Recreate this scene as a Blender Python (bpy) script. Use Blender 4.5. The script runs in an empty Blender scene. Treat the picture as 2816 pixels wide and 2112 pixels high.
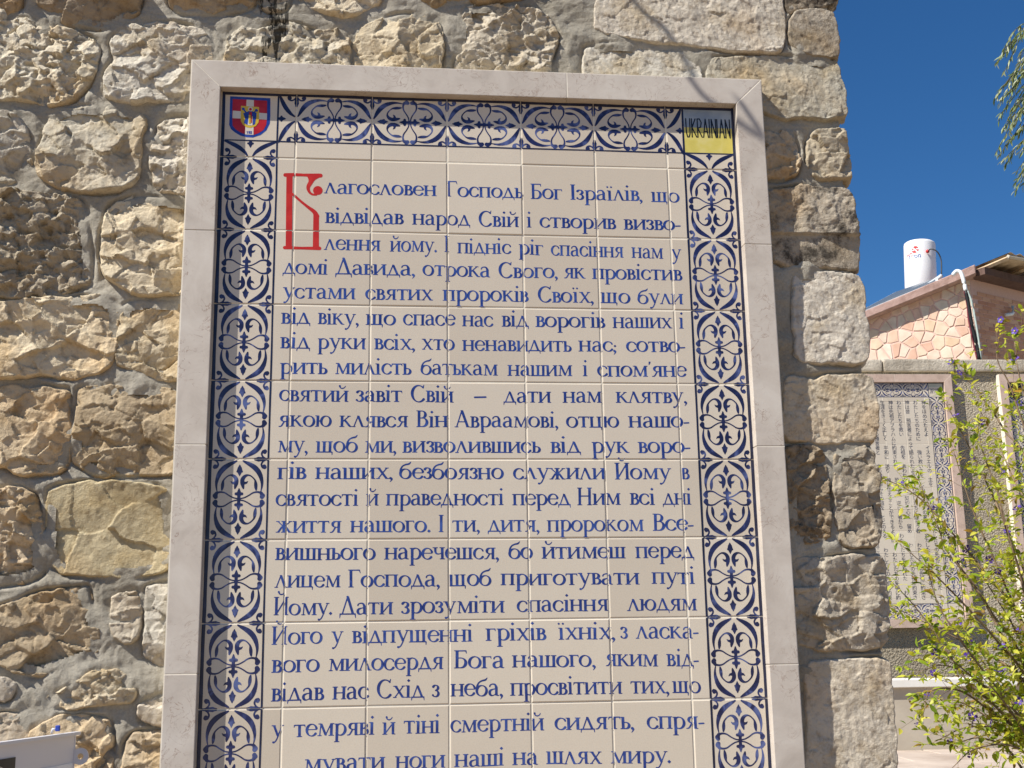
import bpy, bmesh, math, random
import numpy as np
from mathutils import Vector, Matrix

sc = bpy.context.scene
COL = sc.collection

# ---------------------------------------------------------------- camera
FPX = 3322.58
CAM = np.array([0.3297, -2.29807, 1.55])
RC = np.array([[0.99431035, -0.00765609, -0.10624651],
               [-0.1054188, -0.21390071, -0.97115054],
               [-0.01529098, 0.97682541, -0.21349078]])
cd = bpy.data.cameras.new('camera'); cam = bpy.data.objects.new('camera', cd); COL.objects.link(cam)
cd.sensor_width = 36.0; cd.lens = 36.0 * FPX / 2816.0
cd.clip_start = 0.05; cd.clip_end = 3000
M = Matrix([[*RC[0], CAM[0]], [*RC[1], CAM[1]], [*RC[2], CAM[2]], [0, 0, 0, 1]])
cam.matrix_world = M
sc.camera = cam

# ---------------------------------------------------------------- light
SUN = np.array([-2.27, -1.0, 2.8]); SUN /= np.linalg.norm(SUN)
w = bpy.data.worlds.new('World'); sc.world = w; w.use_nodes = True
nt = w.node_tree; bg = nt.nodes['Background']
sky = nt.nodes.new('ShaderNodeTexSky'); sky.sky_type = 'NISHITA'; sky.sun_disc = False
sky.sun_elevation = math.asin(SUN[2]); sky.sun_rotation = math.atan2(SUN[0], SUN[1])
sky.altitude = 0; sky.air_density = 1.0; sky.dust_density = 0.0; sky.ozone_density = 10.0
hs = nt.nodes.new('ShaderNodeHueSaturation'); hs.inputs['Saturation'].default_value = 1.13
nt.links.new(sky.outputs[0], hs.inputs['Color']); nt.links.new(hs.outputs[0], bg.inputs[0]); bg.inputs[1].default_value = 0.070
sl = bpy.data.lights.new('sun', 'SUN'); sl.energy = 5.0; sl.angle = math.radians(0.55); sl.color = (1.0, 0.96, 0.90)
so = bpy.data.objects.new('sun', sl); COL.objects.link(so)
so.rotation_euler = Vector(SUN).to_track_quat('Z', 'Y').to_euler(); so.location = (-6, -3, 8)
vs = sc.view_settings; vs.view_transform = 'Standard'; vs.look = 'None'; vs.exposure = 0.52; vs.gamma = 1.0
try: vs.use_curve_mapping = False
except Exception: pass

# ---------------------------------------------------------------- helpers
T = 0.152                      # tile pitch
PZ = 2.666                     # top of tile row 0
FH = np.array([0.1087, 0.9941, 0.0]); RH = np.array([0.9941, -0.1087, 0.0])   # horizontal forward / right

def ray(px, py):
    return RC @ np.array([(px - 1408) / FPX, (1056 - py) / FPX, -1.0])
def at_y(px, py, Y):
    d = ray(px, py); return CAM + d * ((Y - CAM[1]) / d[1])
def at_d(px, py, D):           # at horizontal forward distance D
    d = ray(px, py); return CAM + d * (D / (d @ FH))
def at_plane(px, py, P, n):
    d = ray(px, py); return CAM + d * (((P - CAM) @ n) / (d @ n))

def tag(o, label=None, cat=None, group=None, kind=None):
    if label: o['label'] = label
    if cat: o['category'] = cat
    if group: o['group'] = group
    if kind: o['kind'] = kind
    return o
def empty(name, loc, label=None, cat=None, group=None, kind=None, rz=0.0):
    o = bpy.data.objects.new(name, None); COL.objects.link(o)
    o.location = loc; o.rotation_euler = (0, 0, rz); o.empty_display_size = 0.1
    return tag(o, label, cat, group, kind)
def link(name, me, parent=None, loc=None, rot=None):
    o = bpy.data.objects.new(name, me); COL.objects.link(o)
    if parent is not None: o.parent = parent
    if loc is not None: o.location = loc
    if rot is not None: o.rotation_euler = rot
    return o
def mesh(name, verts, faces, mats=(), smooth=False, midx=None):
    me = bpy.data.meshes.new(name)
    me.from_pydata([tuple(map(float, v)) for v in verts], [], [tuple(map(int, f)) for f in faces])
    for m in mats: me.materials.append(m)
    if smooth: me.shade_smooth()
    if midx is not None: me.polygons.foreach_set('material_index', np.asarray(midx, dtype=np.int32))
    me.update(); return me
def quadmesh(name, V, Q, mat, smooth=True):
    """fast mesh from numpy arrays of quads"""
    me = bpy.data.meshes.new(name)
    V = np.ascontiguousarray(V, dtype=np.float32); Q = np.ascontiguousarray(Q, dtype=np.int32)
    me.vertices.add(len(V)); me.vertices.foreach_set('co', V.ravel())
    me.loops.add(Q.size); me.loops.foreach_set('vertex_index', Q.ravel())
    me.polygons.add(len(Q))
    me.polygons.foreach_set('loop_start', np.arange(0, Q.size, 4, dtype=np.int32))
    me.polygons.foreach_set('loop_total', np.full(len(Q), 4, dtype=np.int32))
    me.update(calc_edges=True); me.validate()
    if mat: me.materials.append(mat)
    if smooth: me.shade_smooth()
    return me
class MB:
    """collects primitives into one mesh"""
    def __init__(s): s.v = []; s.f = []; s.m = []
    def add(s, v, f, m=0):
        n = len(s.v); s.v += [tuple(map(float, p)) for p in v]; s.f += [tuple(i + n for i in q) for q in f]; s.m += [m] * len(f)
    def box(s, c, sz, ax=None, m=0):
        c = np.asarray(c, float); sz = np.asarray(sz, float) / 2
        ax = np.eye(3) if ax is None else np.asarray(ax, float)
        v = [c + ax[0] * sz[0] * a + ax[1] * sz[1] * b + ax[2] * sz[2] * d for a in (-1, 1) for b in (-1, 1) for d in (-1, 1)]
        s.add(v, [(0, 1, 3, 2), (4, 6, 7, 5), (0, 4, 5, 1), (2, 3, 7, 6), (0, 2, 6, 4), (1, 5, 7, 3)], m)
    def tube(s, pts, rads, n=8, m=0, cap=True):
        pts = [np.asarray(p, float) for p in pts]
        if np.isscalar(rads): rads = [rads] * len(pts)
        rings = []; up = np.array([0.0, 0.0, 1.0]); base = len(s.v)
        for i, p in enumerate(pts):
            t = pts[min(i + 1, len(pts) - 1)] - pts[max(i - 1, 0)]; t = t / (np.linalg.norm(t) + 1e-9)
            a = np.cross(t, up)
            if np.linalg.norm(a) < 0.1: a = np.cross(t, np.array([0, 1.0, 0]))
            a /= np.linalg.norm(a); b = np.cross(t, a)
            for k in range(n):
                th = 2 * math.pi * k / n
                s.v.append(tuple(p + rads[i] * (a * math.cos(th) + b * math.sin(th))))
        for i in range(len(pts) - 1):
            for k in range(n):
                k2 = (k + 1) % n
                s.f.append((base + i * n + k, base + i * n + k2, base + (i + 1) * n + k2, base + (i + 1) * n + k)); s.m.append(m)
        if cap:
            s.f.append(tuple(base + k for k in range(n))[::-1]); s.m.append(m)
            s.f.append(tuple(base + (len(pts) - 1) * n + k for k in range(n))); s.m.append(m)
    def prism(s, poly, P, ax, ay, az, d0, d1, m=0, inset=0.0, bev=0.0):
        """poly (2-D) in frame P,ax,ay extruded from az*d0 to az*d1, top inset by bev"""
        poly = np.asarray(poly, float); n = len(poly)
        c = poly.mean(0)
        def ring(pp, d): return [P + ax * q[0] + ay * q[1] + az * d for q in pp]
        dd = np.linalg.norm(poly - c, axis=1, keepdims=True)
        inn = c + (poly - c) * np.maximum(0.2, (dd - bev) / (dd + 1e-9))
        dirn = 1 if d1 > d0 else -1
        if bev > 0:
            v = ring(poly, d0) + ring(poly, d1 - dirn * bev * 0.7) + ring(inn, d1); L = 3
        else:
            v = ring(poly, d0) + ring(poly, d1); L = 2
        f = []
        for l in range(L - 1):
            for k in range(n):
                k2 = (k + 1) % n; f.append((l * n + k, l * n + k2, (l + 1) * n + k2, (l + 1) * n + k))
        f.append(tuple((L - 1) * n + k for k in range(n))); f.append(tuple(range(n))[::-1])
        s.add(v, f, m)
    def build(s, name, mats, parent=None, smooth=False, fixn=True, origin=None):
        if not isinstance(mats, (list, tuple)): mats = [mats]
        V = s.v
        if origin is not None: V = [tuple(np.asarray(p) - np.asarray(origin)) for p in V]
        me = mesh(name, V, s.f, mats, smooth, s.m)
        if fixn:
            b = bmesh.new(); b.from_mesh(me); bmesh.ops.recalc_face_normals(b, faces=b.faces); b.to_mesh(me); b.free()
        o = link(name, me, parent)
        if origin is not None:
            o.location = tuple(origin)
        return o
def bevel_me(me, w, seg=1, ang=0.6):
    b = bmesh.new(); b.from_mesh(me)
    ed = [e for e in b.edges if len(e.link_faces) == 2 and e.calc_face_angle(0) > ang]
    bmesh.ops.bevel(b, geom=ed, offset=w, segments=seg, profile=0.6, affect='EDGES', clamp_overlap=True)
    b.to_mesh(me); b.free()

# ---- lattice noise in numpy
def vnoise(x, y, seed=0):
    xi = np.floor(x).astype(np.int64); yi = np.floor(y).astype(np.int64)
    fx = x - xi; fy = y - yi
    fx = fx * fx * fx * (fx * (fx * 6 - 15) + 10); fy = fy * fy * fy * (fy * (fy * 6 - 15) + 10)
    def h(a, b):
        n = (a * 374761393 + b * 668265263 + seed * 1442695041) & 0xFFFFFFFF
        n = ((n ^ (n >> 13)) * 1274126177) & 0xFFFFFFFF
        n = (n ^ (n >> 16)) & 0xFFFFFF
        return n / 8388608.0 - 1.0
    return (h(xi, yi) * (1 - fx) + h(xi + 1, yi) * fx) * (1 - fy) + (h(xi, yi + 1) * (1 - fx) + h(xi + 1, yi + 1) * fx) * fy
def fbm(x, y, o=4, seed=0, gain=0.5, ridge=False):
    s = 0; a = 1.0; n = 0
    for i in range(o):
        v = vnoise(x * 2 ** i + 17.3 * i, y * 2 ** i - 9.1 * i, seed + i * 13)
        if ridge: v = 1 - 2 * np.abs(v)
        s = s + a * v; n += a; a *= gain
    return s / n
def worley(x, y, seed=0):
    """nearest-cell random plane: broken facets"""
    xi = np.floor(x).astype(np.int64); yi = np.floor(y).astype(np.int64)
    best = np.full(x.shape, 1e9); out = np.zeros(x.shape)
    def h(a, b, s):
        n = (a * 374761393 + b * 668265263 + (seed + s) * 1442695041) & 0xFFFFFFFF
        n = ((n ^ (n >> 13)) * 1274126177) & 0xFFFFFFFF
        return ((n ^ (n >> 16)) & 0xFFFFFF) / 16777216.0
    for i in (-1, 0, 1):
        for j in (-1, 0, 1):
            a = xi + i; b = yi + j; dx = x - a - h(a, b, 1); dy = y - b - h(a, b, 2); d = dx * dx + dy * dy
            v = (h(a, b, 3) - .5) * 1.0 + dx * (h(a, b, 4) - .5) * 2.6 + dy * (h(a, b, 5) - .5) * 2.6
            m = d < best; best = np.where(m, d, best); out = np.where(m, v, out)
    return out
def sdpoly(X, Y, P):
    """signed distance, positive inside"""
    P = np.asarray(P, float); d = np.full(X.shape, 1e9); ins = np.zeros(X.shape, bool); n = len(P)
    for i in range(n):
        a = P[i]; b = P[(i + 1) % n]; e = b - a
        wx = X - a[0]; wy = Y - a[1]
        t = np.clip((wx * e[0] + wy * e[1]) / (e @ e + 1e-12), 0, 1)
        d = np.minimum(d, (wx - t * e[0]) ** 2 + (wy - t * e[1]) ** 2)
        c = ((a[1] > Y) != (b[1] > Y))
        with np.errstate(divide='ignore', invalid='ignore'):
            xc = a[0] + (Y - a[1]) * e[0] / (e[1] if abs(e[1]) > 1e-12 else 1e-12)
        ins ^= c & (X < xc)
    d = np.sqrt(d); return np.where(ins, d, -d)
def smooth_poly(P, it=2, k=.15):
    P = np.asarray(P, float)
    for _ in range(it):
        Q = np.roll(P, -1, 0); P = np.stack([P * (1 - k) + Q * k, P * k + Q * (1 - k)], 1).reshape(-1, 2)
    return P
def catmull(P, n=6):
    P = np.asarray(P, float)
    if len(P) < 3: return P
    Q = np.vstack([2 * P[0] - P[1], P, 2 * P[-1] - P[-2]]); out = []
    for i in range(1, len(Q) - 2):
        for k in range(n):
            t = k / n; a, b, c, d = Q[i - 1], Q[i], Q[i + 1], Q[i + 2]
            out.append(0.5 * ((2 * b) + (-a + c) * t + (2 * a - 5 * b + 4 * c - d) * t * t + (-a + 3 * b - 3 * c + d) * t ** 3))
    out.append(Q[-2]); return np.array(out)

# ---- painted shapes: a field (positive inside) turned into a flat mesh
def stroke_field(X, Y, pts, F):
    for i in range(len(pts) - 1):
        a = pts[i]; b = pts[i + 1]; ex = b[0] - a[0]; ey = b[1] - a[1]; L = ex * ex + ey * ey + 1e-12
        rm = max(a[2], b[2]) * 1.5 + 1e-6
        x0 = min(a[0], b[0]) - rm; x1 = max(a[0], b[0]) + rm; y0 = min(a[1], b[1]) - rm; y1 = max(a[1], b[1]) + rm
        i0 = np.searchsorted(X[0], x0); i1 = np.searchsorted(X[0], x1); j0 = np.searchsorted(Y[:, 0], y0); j1 = np.searchsorted(Y[:, 0], y1)
        i0 = max(0, i0 - 1); j0 = max(0, j0 - 1); i1 += 1; j1 += 1
        xs = X[j0:j1, i0:i1]; ys = Y[j0:j1, i0:i1]
        if xs.size == 0: continue
        t = np.clip(((xs - a[0]) * ex + (ys - a[1]) * ey) / L, 0, 1)
        d = np.hypot(xs - a[0] - t * ex, ys - a[1] - t * ey)
        F[j0:j1, i0:i1] = np.maximum(F[j0:j1, i0:i1], a[2] + (b[2] - a[2]) * t - d)
def march(prims, box, h):
    x0, y0, x1, y1 = box
    nx = max(2, int(round((x1 - x0) / h))) + 1; ny = max(2, int(round((y1 - y0) / h))) + 1
    xs = np.linspace(x0, x1, nx); ys = np.linspace(y0, y1, ny); X, Y = np.meshgrid(xs, ys)
    F = np.full(X.shape, -h)
    for p in prims:
        if p[0] == 's': stroke_field(X, Y, p[1], F)
        elif p[0] == 'c': stroke_field(X, Y, catmull(p[1]), F)
        elif p[0] == 'p': F = np.maximum(F, sdpoly(X, Y, p[1]))
        elif p[0] == '-p': F = np.minimum(F, -sdpoly(X, Y, p[1]))
        elif p[0] == 'a':
            _, cx, cy, rx, ry, a0, a1 = p[:7]; tk, tn = (p[7], p[8]) if len(p) > 7 else (.112, .042)
            n = max(8, int(abs(a1 - a0) / 12)); pts = []
            for k in range(n + 1):
                a = math.radians(a0 + (a1 - a0) * k / n)
                pts.append((cx + rx * math.cos(a), cy + ry * math.sin(a), tn + (tk - tn) * abs(math.cos(a + 0.22)) ** 1.6))
            stroke_field(X, Y, pts, F)
    P = F > 0; V = []; faces = []; cache = {}
    def node(i, j):
        k = (i, j)
        if k not in cache: cache[k] = len(V); V.append((xs[i], ys[j]))
        return cache[k]
    def edge(i, j, i2, j2):
        k = (i, j, i2, j2) if (i, j) < (i2, j2) else (i2, j2, i, j)
        if k not in cache:
            a = F[j, i]; b = F[j2, i2]; t = a / (a - b); t = min(.999, max(.001, t))
            cache[k] = len(V); V.append((xs[i] + (xs[i2] - xs[i]) * t, ys[j] + (ys[j2] - ys[j]) * t))
        return cache[k]
    cnt = P[:-1, :-1].astype(int) + P[1:, :-1] + P[:-1, 1:] + P[1:, 1:]
    for j in range(ny - 1):
        row = cnt[j]; idx = np.nonzero(row)[0]; i = 0; run = None
        for c in idx:
            if row[c] == 4:
                if run and run[1] == c - 1: run[1] = c
                else:
                    if run: faces.append((node(run[0], j), node(run[1] + 1, j), node(run[1] + 1, j + 1), node(run[0], j + 1)))
                    run = [c, c]
            else:
                cs = [(c, j), (c + 1, j), (c + 1, j + 1), (c, j + 1)]; poly = []
                for k in range(4):
                    a = cs[k]; b = cs[(k + 1) % 4]; pa = P[a[1], a[0]]; pb = P[b[1], b[0]]
                    if pa: poly.append(node(*a))
                    if pa != pb: poly.append(edge(*a, *b))
                if len(poly) > 2: faces.append(tuple(poly))
        if run: faces.append((node(run[0], j), node(run[1] + 1, j), node(run[1] + 1, j + 1), node(run[0], j + 1)))
    return np.array(V).reshape(-1, 2), faces

# ---------------------------------------------------------------- materials
def mat(name, base=(.5, .5, .5), rough=.7, spec=.4, metal=0.0):
    m = bpy.data.materials.new(name); m.use_nodes = True
    b = m.node_tree.nodes['Principled BSDF']
    b.inputs['Base Color'].default_value = (*base, 1); b.inputs['Roughness'].default_value = rough
    b.inputs['Specular IOR Level'].default_value = spec; b.inputs['Metallic'].default_value = metal
    return m, m.node_tree.nodes, m.node_tree.links, b
def N(nd, t, **k):
    n = nd.new(t)
    for a, b in k.items():
        if a in n.inputs.keys(): n.inputs[a].default_value = b
        else: setattr(n, a, b)
    return n
def ramp(nd, stops, interp='LINEAR'):
    r = nd.new('ShaderNodeValToRGB'); r.color_ramp.interpolation = interp
    e = r.color_ramp.elements
    while len(e) < len(stops): e.new(0.5)
    for k, (p, c) in enumerate(stops):
        e[k].position = p; e[k].color = (*c, 1) if len(c) == 3 else c
    return r
def mixc(nd, ln, fac, a, b, mode='MIX'):
    m = nd.new('ShaderNodeMix'); m.data_type = 'RGBA'; m.blend_type = mode
    for s, v in ((0, fac), (6, a), (7, b)):
        if hasattr(v, 'is_output'): ln.new(v, m.inputs[s])
        elif isinstance(v, (int, float)): m.inputs[s].default_value = v
        else: m.inputs[s].default_value = (*v, 1)
    return m.outputs[2]
def geo_pos(nd):
    return nd.new('ShaderNodeNewGeometry').outputs['Position']
def noisy(name, c0, c1, scale, rough=.8, bump=0.0, bscale=None, spec=.3, detail=6, lo=.3, hi=.7, bdist=.002, obj=False):
    m, nd, ln, b = mat(name, c0, rough, spec)
    pos = nd.new('ShaderNodeTexCoord').outputs['Object'] if obj else geo_pos(nd)
    n = N(nd, 'ShaderNodeTexNoise', Scale=scale, Detail=detail, Roughness=.6); ln.new(pos, n.inputs['Vector'])
    r = ramp(nd, [(lo, c0), (hi, c1)]); ln.new(n.outputs[0], r.inputs[0]); ln.new(r.outputs[0], b.inputs['Base Color'])
    if bump:
        n2 = N(nd, 'ShaderNodeTexNoise', Scale=bscale or scale * 4, Detail=8, Roughness=.65); ln.new(pos, n2.inputs['Vector'])
        bp = N(nd, 'ShaderNodeBump', Strength=bump, Distance=bdist); ln.new(n2.outputs[0], bp.inputs['Height']); ln.new(bp.outputs[0], b.inputs['Normal'])
    return m

def drip(nd, ln, c, pos):
    """black water stain running down the wall above the frame"""
    p0 = at_y(752, 60, .015); sx = nd.new('ShaderNodeSeparateXYZ'); ln.new(pos, sx.inputs[0])
    mp = N(nd, 'ShaderNodeVectorMath', operation='MULTIPLY'); mp.inputs[1].default_value = (62, 26, 6.5); ln.new(pos, mp.inputs[0])
    n = N(nd, 'ShaderNodeTexNoise', Scale=1.0, Detail=5, Roughness=.6); ln.new(mp.outputs[0], n.inputs['Vector'])
    def rng(out, a, b_, c0, d0):
        m_ = N(nd, 'ShaderNodeMapRange', interpolation_type='SMOOTHSTEP'); ln.new(out, m_.inputs[0])
        for k, v in zip((1, 2, 3, 4), (a, b_, c0, d0)): m_.inputs[k].default_value = v
        return m_.outputs[0]
    def mul(a, b_):
        m_ = N(nd, 'ShaderNodeMath', operation='MULTIPLY'); ln.new(a, m_.inputs[0]); ln.new(b_, m_.inputs[1]); return m_.outputs[0]
    f = mul(rng(sx.outputs[0], p0[0] - .045, p0[0] - .012, 0, 1), rng(sx.outputs[0], p0[0] + .018, p0[0] + .04, 1, 0))
    f = mul(f, rng(sx.outputs[2], 2.70, 2.79, .60, 1.15))
    f = mul(f, rng(n.outputs[0], .32, .68, .0, 1.6))
    r = ramp(nd, [(.55, (0, 0, 0)), (.68, (.85, .85, .85))]); ln.new(f, r.inputs[0])
    return mixc(nd, ln, r.outputs[0], c, (.014, .013, .012))
def make_stone_mat(name, bump=.9, bdist=.004, bs=150):
    m, nd, ln, b = mat(name, (.5, .43, .31), .92, .15)
    pos = geo_pos(nd); oi = nd.new('ShaderNodeObjectInfo')
    n1 = N(nd, 'ShaderNodeTexNoise', Scale=9.0, Detail=7, Roughness=.62); ln.new(pos, n1.inputs['Vector'])
    r1 = ramp(nd, [(.3, (.84, .75, .60)), (.5, (1, 1, 1)), (.72, (1.14, 1.13, 1.12))]); ln.new(n1.outputs[0], r1.inputs[0])
    c = mixc(nd, ln, 1.0, oi.outputs['Color'], r1.outputs[0], 'MULTIPLY')
    n2 = N(nd, 'ShaderNodeTexNoise', Scale=60.0, Detail=6, Roughness=.7); ln.new(pos, n2.inputs['Vector'])
    r2 = ramp(nd, [(.32, (.62, .56, .5)), (.5, (1, 1, 1)), (.8, (1.08, 1.06, 1.03))]); ln.new(n2.outputs[0], r2.inputs[0])
    c = mixc(nd, ln, .8, c, r2.outputs[0], 'MULTIPLY')
    # ochre patches
    n3 = N(nd, 'ShaderNodeTexNoise', Scale=5.0, Detail=4, Roughness=.55); n3.noise_dimensions = '4D'
    ln.new(pos, n3.inputs['Vector']); ln.new(oi.outputs['Random'], n3.inputs['W'])
    r3 = ramp(nd, [(.5, (0, 0, 0)), (.68, (.55, .55, .55))]); ln.new(n3.outputs[0], r3.inputs[0])
    c = mixc(nd, ln, r3.outputs[0], c, mixc(nd, ln, 1.0, c, (1.02, .80, .55), 'MULTIPLY'))
    # black lichen, amount = object alpha
    n4 = N(nd, 'ShaderNodeTexNoise', Scale=14.0, Detail=9, Roughness=.75); ln.new(pos, n4.inputs['Vector'])
    md = N(nd, 'ShaderNodeMath', operation='ADD'); ln.new(n4.outputs[0], md.inputs[0])
    sb = N(nd, 'ShaderNodeMath', operation='SUBTRACT'); sb.inputs[1].default_value = .5
    ln.new(oi.outputs['Alpha'], sb.inputs[0]); ln.new(sb.outputs[0], md.inputs[1])
    r4 = ramp(nd, [(.50, (0, 0, 0)), (.62, (.9, .9, .9))]); ln.new(md.outputs[0], r4.inputs[0])
    c = mixc(nd, ln, r4.outputs[0], c, (.045, .038, .03))
    c = drip(nd, ln, c, pos)
    ln.new(c, b.inputs['Base Color'])
    n5 = N(nd, 'ShaderNodeTexNoise', Scale=bs, Detail=8, Roughness=.68); ln.new(pos, n5.inputs['Vector'])
    bp = N(nd, 'ShaderNodeBump', Strength=bump, Distance=bdist); ln.new(n5.outputs[0], bp.inputs['Height']); ln.new(bp.outputs[0], b.inputs['Normal'])
    return m
M_STONE = make_stone_mat('limestone')

def make_mortar():
    m, nd, ln, b = mat('mortar', (.3, .27, .22), .95, .1)
    pos = geo_pos(nd)
    n1 = N(nd, 'ShaderNodeTexNoise', Scale=5.0, Detail=6, Roughness=.6); ln.new(pos, n1.inputs['Vector'])
    r1 = ramp(nd, [(.3, (.27, .24, .185)), (.5, (.36, .325, .258)), (.75, (.46, .42, .34))]); ln.new(n1.outputs[0], r1.inputs[0])
    n2 = N(nd, 'ShaderNodeTexNoise', Scale=220.0, Detail=5, Roughness=.7); ln.new(pos, n2.inputs['Vector'])
    r2 = ramp(nd, [(.3, (.75, .75, .75)), (.6, (1.05, 1.05, 1.05))]); ln.new(n2.outputs[0], r2.inputs[0])
    c = mixc(nd, ln, .8, r1.outputs[0], r2.outputs[0], 'MULTIPLY'); 
    c = drip(nd, ln, c, pos)
    ln.new(c, b.inputs['Base Color'])
    bp = N(nd, 'ShaderNodeBump', Strength=1.0, Distance=.002); ln.new(n2.outputs[0], bp.inputs['Height']); ln.new(bp.outputs[0], b.inputs['Normal'])
    return m
M_MORTAR = make_mortar()

def make_marble(name='frame_marble', tint=(1, 1, 1)):
    m, nd, ln, b = mat(name, (.6, .53, .47), .55, .35)
    pos = geo_pos(nd); oi = nd.new('ShaderNodeObjectInfo')
    ad = N(nd, 'ShaderNodeVectorMath', operation='ADD'); sc_ = N(nd, 'ShaderNodeVectorMath', operation='SCALE'); 
    cb = nd.new('ShaderNodeCombineXYZ'); ln.new(oi.outputs['Random'], cb.inputs[0]); ln.new(oi.outputs['Random'], cb.inputs[2])
    ln.new(cb.outputs[0], sc_.inputs[0]); sc_.inputs[3].default_value = 7.0
    ln.new(pos, ad.inputs[0]); ln.new(sc_.outputs[0], ad.inputs[1]); pos = ad.outputs[0]
    n1 = N(nd, 'ShaderNodeTexNoise', Scale=12.0, Detail=7, Roughness=.65, Distortion=.5); ln.new(pos, n1.inputs['Vector'])
    t = lambda c: tuple(a * b_ for a, b_ in zip(c, tint))
    r1 = ramp(nd, [(.3, t((.46, .40, .335))), (.5, t((.555, .49, .415))), (.72, t((.63, .57, .49)))]); ln.new(n1.outputs[0], r1.inputs[0])
    # fine brown squiggly veins: where a warped noise crosses its middle
    n2 = N(nd, 'ShaderNodeTexNoise', Scale=26.0, Detail=5, Roughness=.6, Distortion=1.6); ln.new(pos, n2.inputs['Vector'])
    s = N(nd, 'ShaderNodeMath', operation='SUBTRACT'); s.inputs[1].default_value = .5; ln.new(n2.outputs[0], s.inputs[0])
    a = N(nd, 'ShaderNodeMath', operation='ABSOLUTE'); ln.new(s.outputs[0], a.inputs[0])
    r2 = ramp(nd, [(.0, (1, 1, 1)), (.014, (0, 0, 0))]); ln.new(a.outputs[0], r2.inputs[0])
    n3 = N(nd, 'ShaderNodeTexNoise', Scale=17.0, Detail=3); ln.new(pos, n3.inputs['Vector'])
    r3 = ramp(nd, [(.44, (0, 0, 0)), (.62, (.85, .85, .85))]); ln.new(n3.outputs[0], r3.inputs[0])
    f = mixc(nd, ln, 1.0, r2.outputs[0], r3.outputs[0], 'MULTIPLY')
    ln.new(mixc(nd, ln, f, r1.outputs[0], t((.27, .17, .12))), b.inputs['Base Color'])
    n4 = N(nd, 'ShaderNodeTexNoise', Scale=300.0, Detail=4); ln.new(pos, n4.inputs['Vector'])
    bp = N(nd, 'ShaderNodeBump', Strength=.25, Distance=.0005); ln.new(n4.outputs[0], bp.inputs['Height']); ln.new(bp.outputs[0], b.inputs['Normal'])
    return m
M_MARBLE = make_marble()
M_MARBLE_PINK = make_marble('pink_frame_stone', (1.02, .86, .80))

def make_tile():
    m, nd, ln, b = mat('cream_glaze', (.66, .585, .475), .17, .42)
    oi = nd.new('ShaderNodeObjectInfo'); pos = geo_pos(nd)
    r = ramp(nd, [(0, (.595, .51, .395)), (.5, (.64, .555, .435)), (1, (.685, .60, .475))]); ln.new(oi.outputs['Random'], r.inputs[0])
    n = N(nd, 'ShaderNodeTexNoise', Scale=420.0, Detail=3); ln.new(pos, n.inputs['Vector'])
    r2 = ramp(nd, [(.25, (.93, .93, .93)), (.6, (1.02, 1.02, 1.02))]); ln.new(n.outputs[0], r2.inputs[0])
    ln.new(mixc(nd, ln, 1.0, r.outputs[0], r2.outputs[0], 'MULTIPLY'), b.inputs['Base Color'])
    n2 = N(nd, 'ShaderNodeTexNoise', Scale=14.0, Detail=2); ln.new(pos, n2.inputs['Vector'])
    bp = N(nd, 'ShaderNodeBump', Strength=.35, Distance=.0012); ln.new(n2.outputs[0], bp.inputs['Height']); ln.new(bp.outputs[0], b.inputs['Normal'])
    return m
M_TILE = make_tile()
M_GROUT = noisy('cream_grout', (.70, .63, .50), (.80, .74, .61), 60, .9)

def make_paint(name, dark, mid, light, s=34.0, lo=.40, hi=.74):
    m, nd, ln, b = mat(name, dark, .3, .5)
    pos = geo_pos(nd)
    n = N(nd, 'ShaderNodeTexNoise', Scale=s, Detail=3, Roughness=.5, Distortion=.6); ln.new(pos, n.inputs['Vector'])
    oi = nd.new('ShaderNodeObjectInfo'); ma = N(nd, 'ShaderNodeMath', operation='MULTIPLY_ADD'); ma.inputs[1].default_value = .16; ln.new(oi.outputs['Random'], ma.inputs[0])
    a2 = N(nd, 'ShaderNodeMath', operation='SUBTRACT'); a2.inputs[1].default_value = .08; ln.new(n.outputs[0], a2.inputs[0]); ln.new(a2.outputs[0], ma.inputs[2]); n = ma
    r = ramp(nd, [(lo, dark), ((lo + hi) / 2, mid), (hi, light)]); ln.new(n.outputs[0], r.inputs[0]); ln.new(r.outputs[0], b.inputs['Base Color'])
    return m
M_NAVY = make_paint('navy_brushwork', (.010, .012, .052), (.020, .026, .10), (.10, .13, .30), 34.0, .40, .70)
M_LINE = make_paint('navy_line', (.008, .01, .035), (.012, .016, .05), (.02, .03, .08))
M_BLUE = make_paint('blue_lettering', (.013, .031, .17), (.022, .050, .235), (.045, .09, .32), 60.0, .35, .7)
M_RED = make_paint('red_initial', (.50, .02, .01), (.56, .028, .014), (.62, .05, .025), 40)
M_RED2 = make_paint('red_enamel', (.38, .006, .008), (.45, .01, .012), (.5, .02, .02), 40)
M_YEL = make_paint('yellow_enamel', (.62, .42, .03), (.66, .46, .04), (.7, .52, .08), 40)
M_YEL2 = make_paint('flag_yellow', (.62, .52, .11), (.66, .56, .13), (.7, .6, .2), 30)
M_SKYB = make_paint('flag_pale_blue', (.24, .29, .35), (.30, .35, .40), (.38, .42, .45), 25)
M_WHITE = make_paint('white_enamel', (.66, .60, .50), (.68, .63, .54), (.72, .67, .58), 30)
M_SHB = make_paint('shield_blue', (.015, .04, .25), (.02, .055, .32), (.05, .10, .4), 50)
M_BLK = make_paint('black_paint', (.008, .008, .008), (.01, .01, .01), (.02, .02, .02), 50)
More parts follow.
